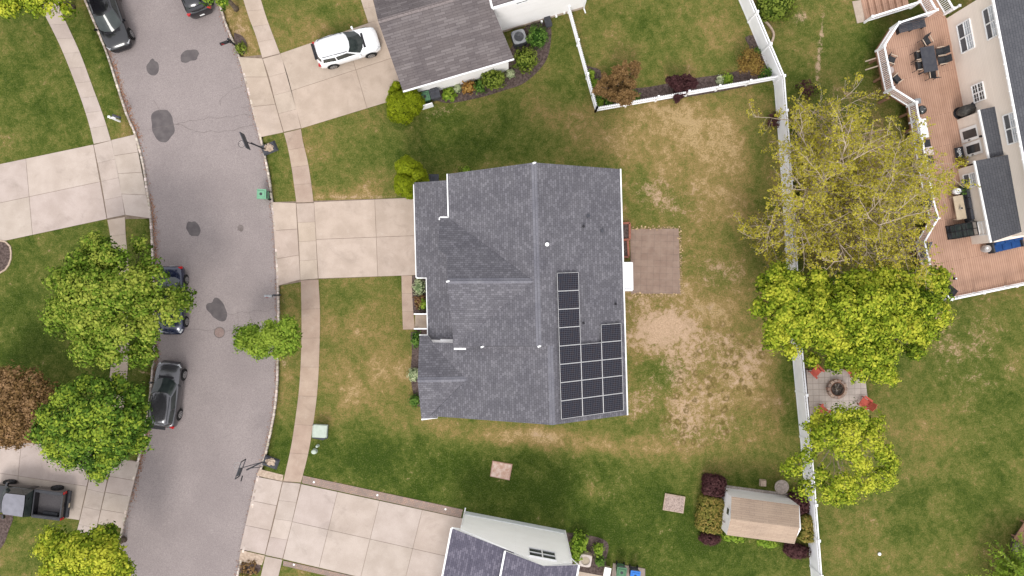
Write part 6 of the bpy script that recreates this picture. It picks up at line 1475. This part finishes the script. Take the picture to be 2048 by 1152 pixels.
# cover / egg chair
t = thing('covered_chair', 'dark rounded mesh chair beside the upper bump out', 'chair', g0_(1930, 222, D+.6) + Z*D, .3); 
mb = MB(); mb.smooth = True; mb.blob((0, 0, .75), .5, (1.1, .75, 1.2), .12, 3, 10); mb.build('shell', simple('mesh_shell', (.05, .05, .048), (.09, .085, .08), 10, .6), t); mb = MB(); mb.lathe((0, 0, 0), [(.42, 0), (.42, .05), (.1, .08), (.08, .4)], 16); mb.build('base', 'black', t)
mb = MB(); mb.blob((.5, .15, .95), .28, (1, .9, .9), .15, 6, 8); mb.build('cushion', 'dark', t)
t = boxthing('patio_table', 'long beige outdoor table in front of the lower bump out', 'table', 1920, 415, .6, (1.62, .66), -79.7, 'beigetop', 'arm')
bs_ = g0_(1920, 417, D+.65); bt = thing('lantern', 'small chrome lantern standing on the beige table', 'lantern', bs_ + Z*(D+.6)); mb = MB(); mb.lathe((0, 0, 0), [(.07, 0), (.07, .2), (.03, .24)], 10); mb.build('glass_body', 'metal', bt); mb = MB(); mb.box((0, 0, .26), (.1, .1, .03)); mb.build('cap', 'black', bt)
def sofa(label, px, py, sx, sy, ang, mt, n=2, name='outdoor_sofa'):
    c_ = g0_(px, py, D+.5); t = thing(name, label, 'sofa', (c_.x, c_.y, D), math.radians(ang)); mb = MB(); mb.box((0, 0, .18), (sx, sy, .3)); mb.build('base', 'dark', t)
    for k in range(n): mb = MB(); mb.box((-sx/2+sx*(k+.5)/n, -.05, .40), (sx/n-.04, sy-.14, .16)); mb.build('seat_cushion', mt, t); 
    for k in range(n): mb = MB(); mb.box((-sx/2+sx*(k+.5)/n, sy/2-.1, .62), (sx/n-.04, .18, .42), mat=Matrix.Rotation(-.15, 3, 'X')); mb.build('back_cushion', mt, t)
    for s in (1, -1): mb = MB(); mb.box((s*(sx/2+.05), 0, .35), (.10, sy, .6)); mb.build('armrest', 'dark', t)
sofa('dark grey outdoor sofa against the lower bump out wall', 1944, 405, 2.3, .8, 100.3, 'charcoal', 3, 'outdoor_sofa')
t = boxthing('pouf', 'grey square footstool at the lower end of the dark sofa', 'footstool', 1945, 432, .4, (.5, .5), 10, simple('greyfab', (.14, .14, .155), (.11, .11, .125), 5, .9), 'dark', top='cushion')
# open black shelving / cube frame
c_ = g0_(1932, 460, D+.9); t = thing('metal_shelf', 'black open metal shelving with glass panes beside the lower bump out', 'shelf', (c_.x, c_.y, D), math.radians(10.3)); 
mb = MB()
for z_ in (.05, .5, .95):
    for x in (-.75, 0, .75): mb.bar((x, -.45, z_), (x, .45, z_), .04, .04)
    for y in (-.45, 0, .45): mb.bar((-.75, y, z_), (.75, y, z_), .04, .04)
for x in (-.75, 0, .75):
    for y in (-.45, 0, .45): mb.bar((x, y, 0), (x, y, .97), .04, .04)
mb.build('frame', 'black', t)
for z_, m_ in ((.48, 'carglass'), (.1, 'dark')): mb = MB(); mb.box((0, 0, z_), (1.46, .86, .02)); mb.build('shelf_board', m_, t)
c_ = g0_(2012, 491, D+.5); sofa('blue covered sofa against the end of the right house', 2014, 490, 1.9, .68, 13, 'blue', 3)
t = thing('round_stool', 'round grey stool left of the blue sofa', 'stool', g0_(1977, 497, D+.5) + Z*D); mb = MB(); mb.lathe((0, 0, 0), [(.22, 0), (.26, .25), (.24, .46), (.2, .5)], 18); mb.build('seat', simple('stoolgrey', (.40, .38, .38), (.34, .33, .33), 4, .7), t); mb = MB(); mb.box((-.08, .02, .51), (.12, .12, .02), .3); mb.build('tray', 'trim', t)
t = thing('covered_grill', 'black covered grill in the lower left corner of the deck', 'grill', g0_(1900, 580, D+.9) + Z*D, math.radians(-38)); mb = MB(); mb.box((0, 0, .45), (1.05, .62, .9), taper=.93); mb.build('cover', simple('blackcover', (.018, .018, .02), (.035, .035, .038), 4, .7, bmp=.5), t); mb = MB(); mb.box((0, .02, .98), (.7, .42, .16), taper=.8); mb.build('lid', 'black', t)
t = thing('deck_lantern', 'small black lantern with white top on the deck above the covered grill', 'lantern', g0_(1912, 557, D+.3) + Z*D); mb = MB(); mb.box((0, 0, .14), (.16, .16, .26)); mb.build('frame', 'black', t); mb = MB(); mb.box((.02, 0, .29), (.1, .1, .04)); mb.build('cap', 'trim', t)
c_ = g0_(1853, 500, D+.45); t = thing('deck_lounger', 'slim grey folded lounger leaning on the inner railing bend', 'lounger', (c_.x, c_.y, D), math.radians(62)); mb = MB(); mb.box((0, 0, .45), (1.1, .12, .5), .1); mb.build('sling', 'greymetal', t); mb = MB(); mb.bar((-.6, .05, .2), (.6, .05, .2), .04, .04); mb.bar((-.6, .05, .7), (.6, .05, .7), .04, .04); mb.build('frame', 'dark', t)
c_ = g0_(1858, 402, D+.4); t = thing('patio_chair', 'dark chair at the railing above the inner deck bend', 'chair', (c_.x, c_.y, D), math.radians(10)); mb = MB(); mb.box((-.05, 0, .42), (.45, .9, .05)); mb.build('seat', 'fabric', t); mb = MB(); mb.box((-.3, 0, .6), (.05, .9, .45)); mb.build('backrest', 'fabric', t); mb = MB(); mb.box((0, 0, .2), (.4, .8, .36)); mb.build('base', 'dark', t)
# bench and raised bed at the right edge
t = thing('wooden_bench', 'brown plank bench at the lower right edge of the photo', 'bench', P(2040, 1060), math.radians(-33+90))
for k in range(3): mb = MB(); mb.box((0, -.32+.30*k, .45), (1.6, .27, .05)); mb.build('plank', 'wood', t)
for x in (-.6, .6): mb = MB(); mb.box((x, 0, .21), (.1, .7, .42)); mb.build('leg', 'wood', t)
mb = MB()
for a, b_ in (((2058, 1062), (2030, 1092)), ((2030, 1092), (2030, 1118)), ((2030, 1118), (2056, 1136))): mb.bar(P(*a, .1), P(*b_, .1), .22, .25)
o_ = mb.build('stone_edging', 'stone', label='low stone edging around the mulch bed at the lower right edge', cat='edging')
mb = MB(); hose = catmull([(P(1520, 40).x, P(1520, 40).y), (P(1534, 50).x, P(1534, 50).y), (P(1545, 68).x, P(1545, 68).y), (P(1543, 82).x, P(1543, 82).y), (P(1538, 90).x, P(1538, 90).y)], .15)
mb.tube([q + Z*.2 for q in hose], .09, 5); mb.build('curved_edging', 'tanstone', label='curved pale border strip beside the tall fence near the top', cat='edging')

# ------------------------------------------------------------------ light, camera
w = bpy.data.worlds.new('World'); scene.world = w; w.use_nodes = True; nt = w.node_tree; nt.nodes.clear()
SUN_EL, SUN_AZ = 47, 186   # azimuth clockwise from the top of the photo
sky = nt.nodes.new('ShaderNodeTexSky'); sky.sky_type = 'NISHITA'; sky.sun_disc = False; sky.sun_elevation = math.radians(SUN_EL); sky.sun_rotation = math.radians(SUN_AZ); sky.dust_density = 6; sky.air_density = 1; sky.ozone_density = 1
hs = nt.nodes.new('ShaderNodeHueSaturation'); hs.inputs['Saturation'].default_value = .22
bg = nt.nodes.new('ShaderNodeBackground'); bg.inputs[1].default_value = .15; ow = nt.nodes.new('ShaderNodeOutputWorld')
nt.links.new(sky.outputs[0], hs.inputs['Color']); cloud = mixc(nt, .75, hs.outputs[0], (11.4, 11.4, 11.8)); nt.links.new(cloud, bg.inputs[0]); nt.links.new(bg.outputs[0], ow.inputs[0])
sl = bpy.data.lights.new('sun', 'SUN'); sl.energy = 2.2; sl.angle = math.radians(20); sl.color = (1, .96, .90)
so = bpy.data.objects.new('sun', sl); COL.objects.link(so)
az = math.radians(SUN_AZ); d = Vector((math.sin(az)*math.cos(math.radians(SUN_EL)), math.cos(az)*math.cos(math.radians(SUN_EL)), math.sin(math.radians(SUN_EL))))
so.rotation_euler = d.to_track_quat('Z', 'Y').to_euler()
cam = bpy.data.cameras.new('camera'); cam.sensor_width = 36; cam.lens = 24; cam.clip_end = 5000; cam.clip_start = .5
co_ = bpy.data.objects.new('camera', cam); co_.location = (0, 0, H); COL.objects.link(co_); scene.camera = co_
scene.view_settings.view_transform = 'Standard'; scene.view_settings.look = 'None'; scene.view_settings.exposure = 0; scene.view_settings.gamma = 1
scene.render.film_transparent = False
scene.cycles.max_bounces = 6

# overcast exposure balance: everything except the painted white and beige surfaces is a little darker than its swatch
KEEP = {'white_vinyl', 'white_trim', 'white_siding', 'pale_siding', 'beige_siding', 'white_paint', 'painted_sky_glass', 'door_panels'}
for m_ in bpy.data.materials:
    if m_.name in KEEP or not m_.use_nodes: continue
    t_ = m_.node_tree
    b_ = next((n for n in t_.nodes if n.type == 'BSDF_PRINCIPLED'), None)
    if b_ is None or not b_.inputs['Base Color'].links: continue
    src = b_.inputs['Base Color'].links[0].from_socket
    t_.links.new(mixc(t_, 1.0, src, (.90, .885, .87), 'MULTIPLY'), b_.inputs['Base Color'])
    if b_.inputs['Roughness'].default_value > .45 or m_.name == 'solar_cells': b_.inputs['Specular IOR Level'].default_value = .08
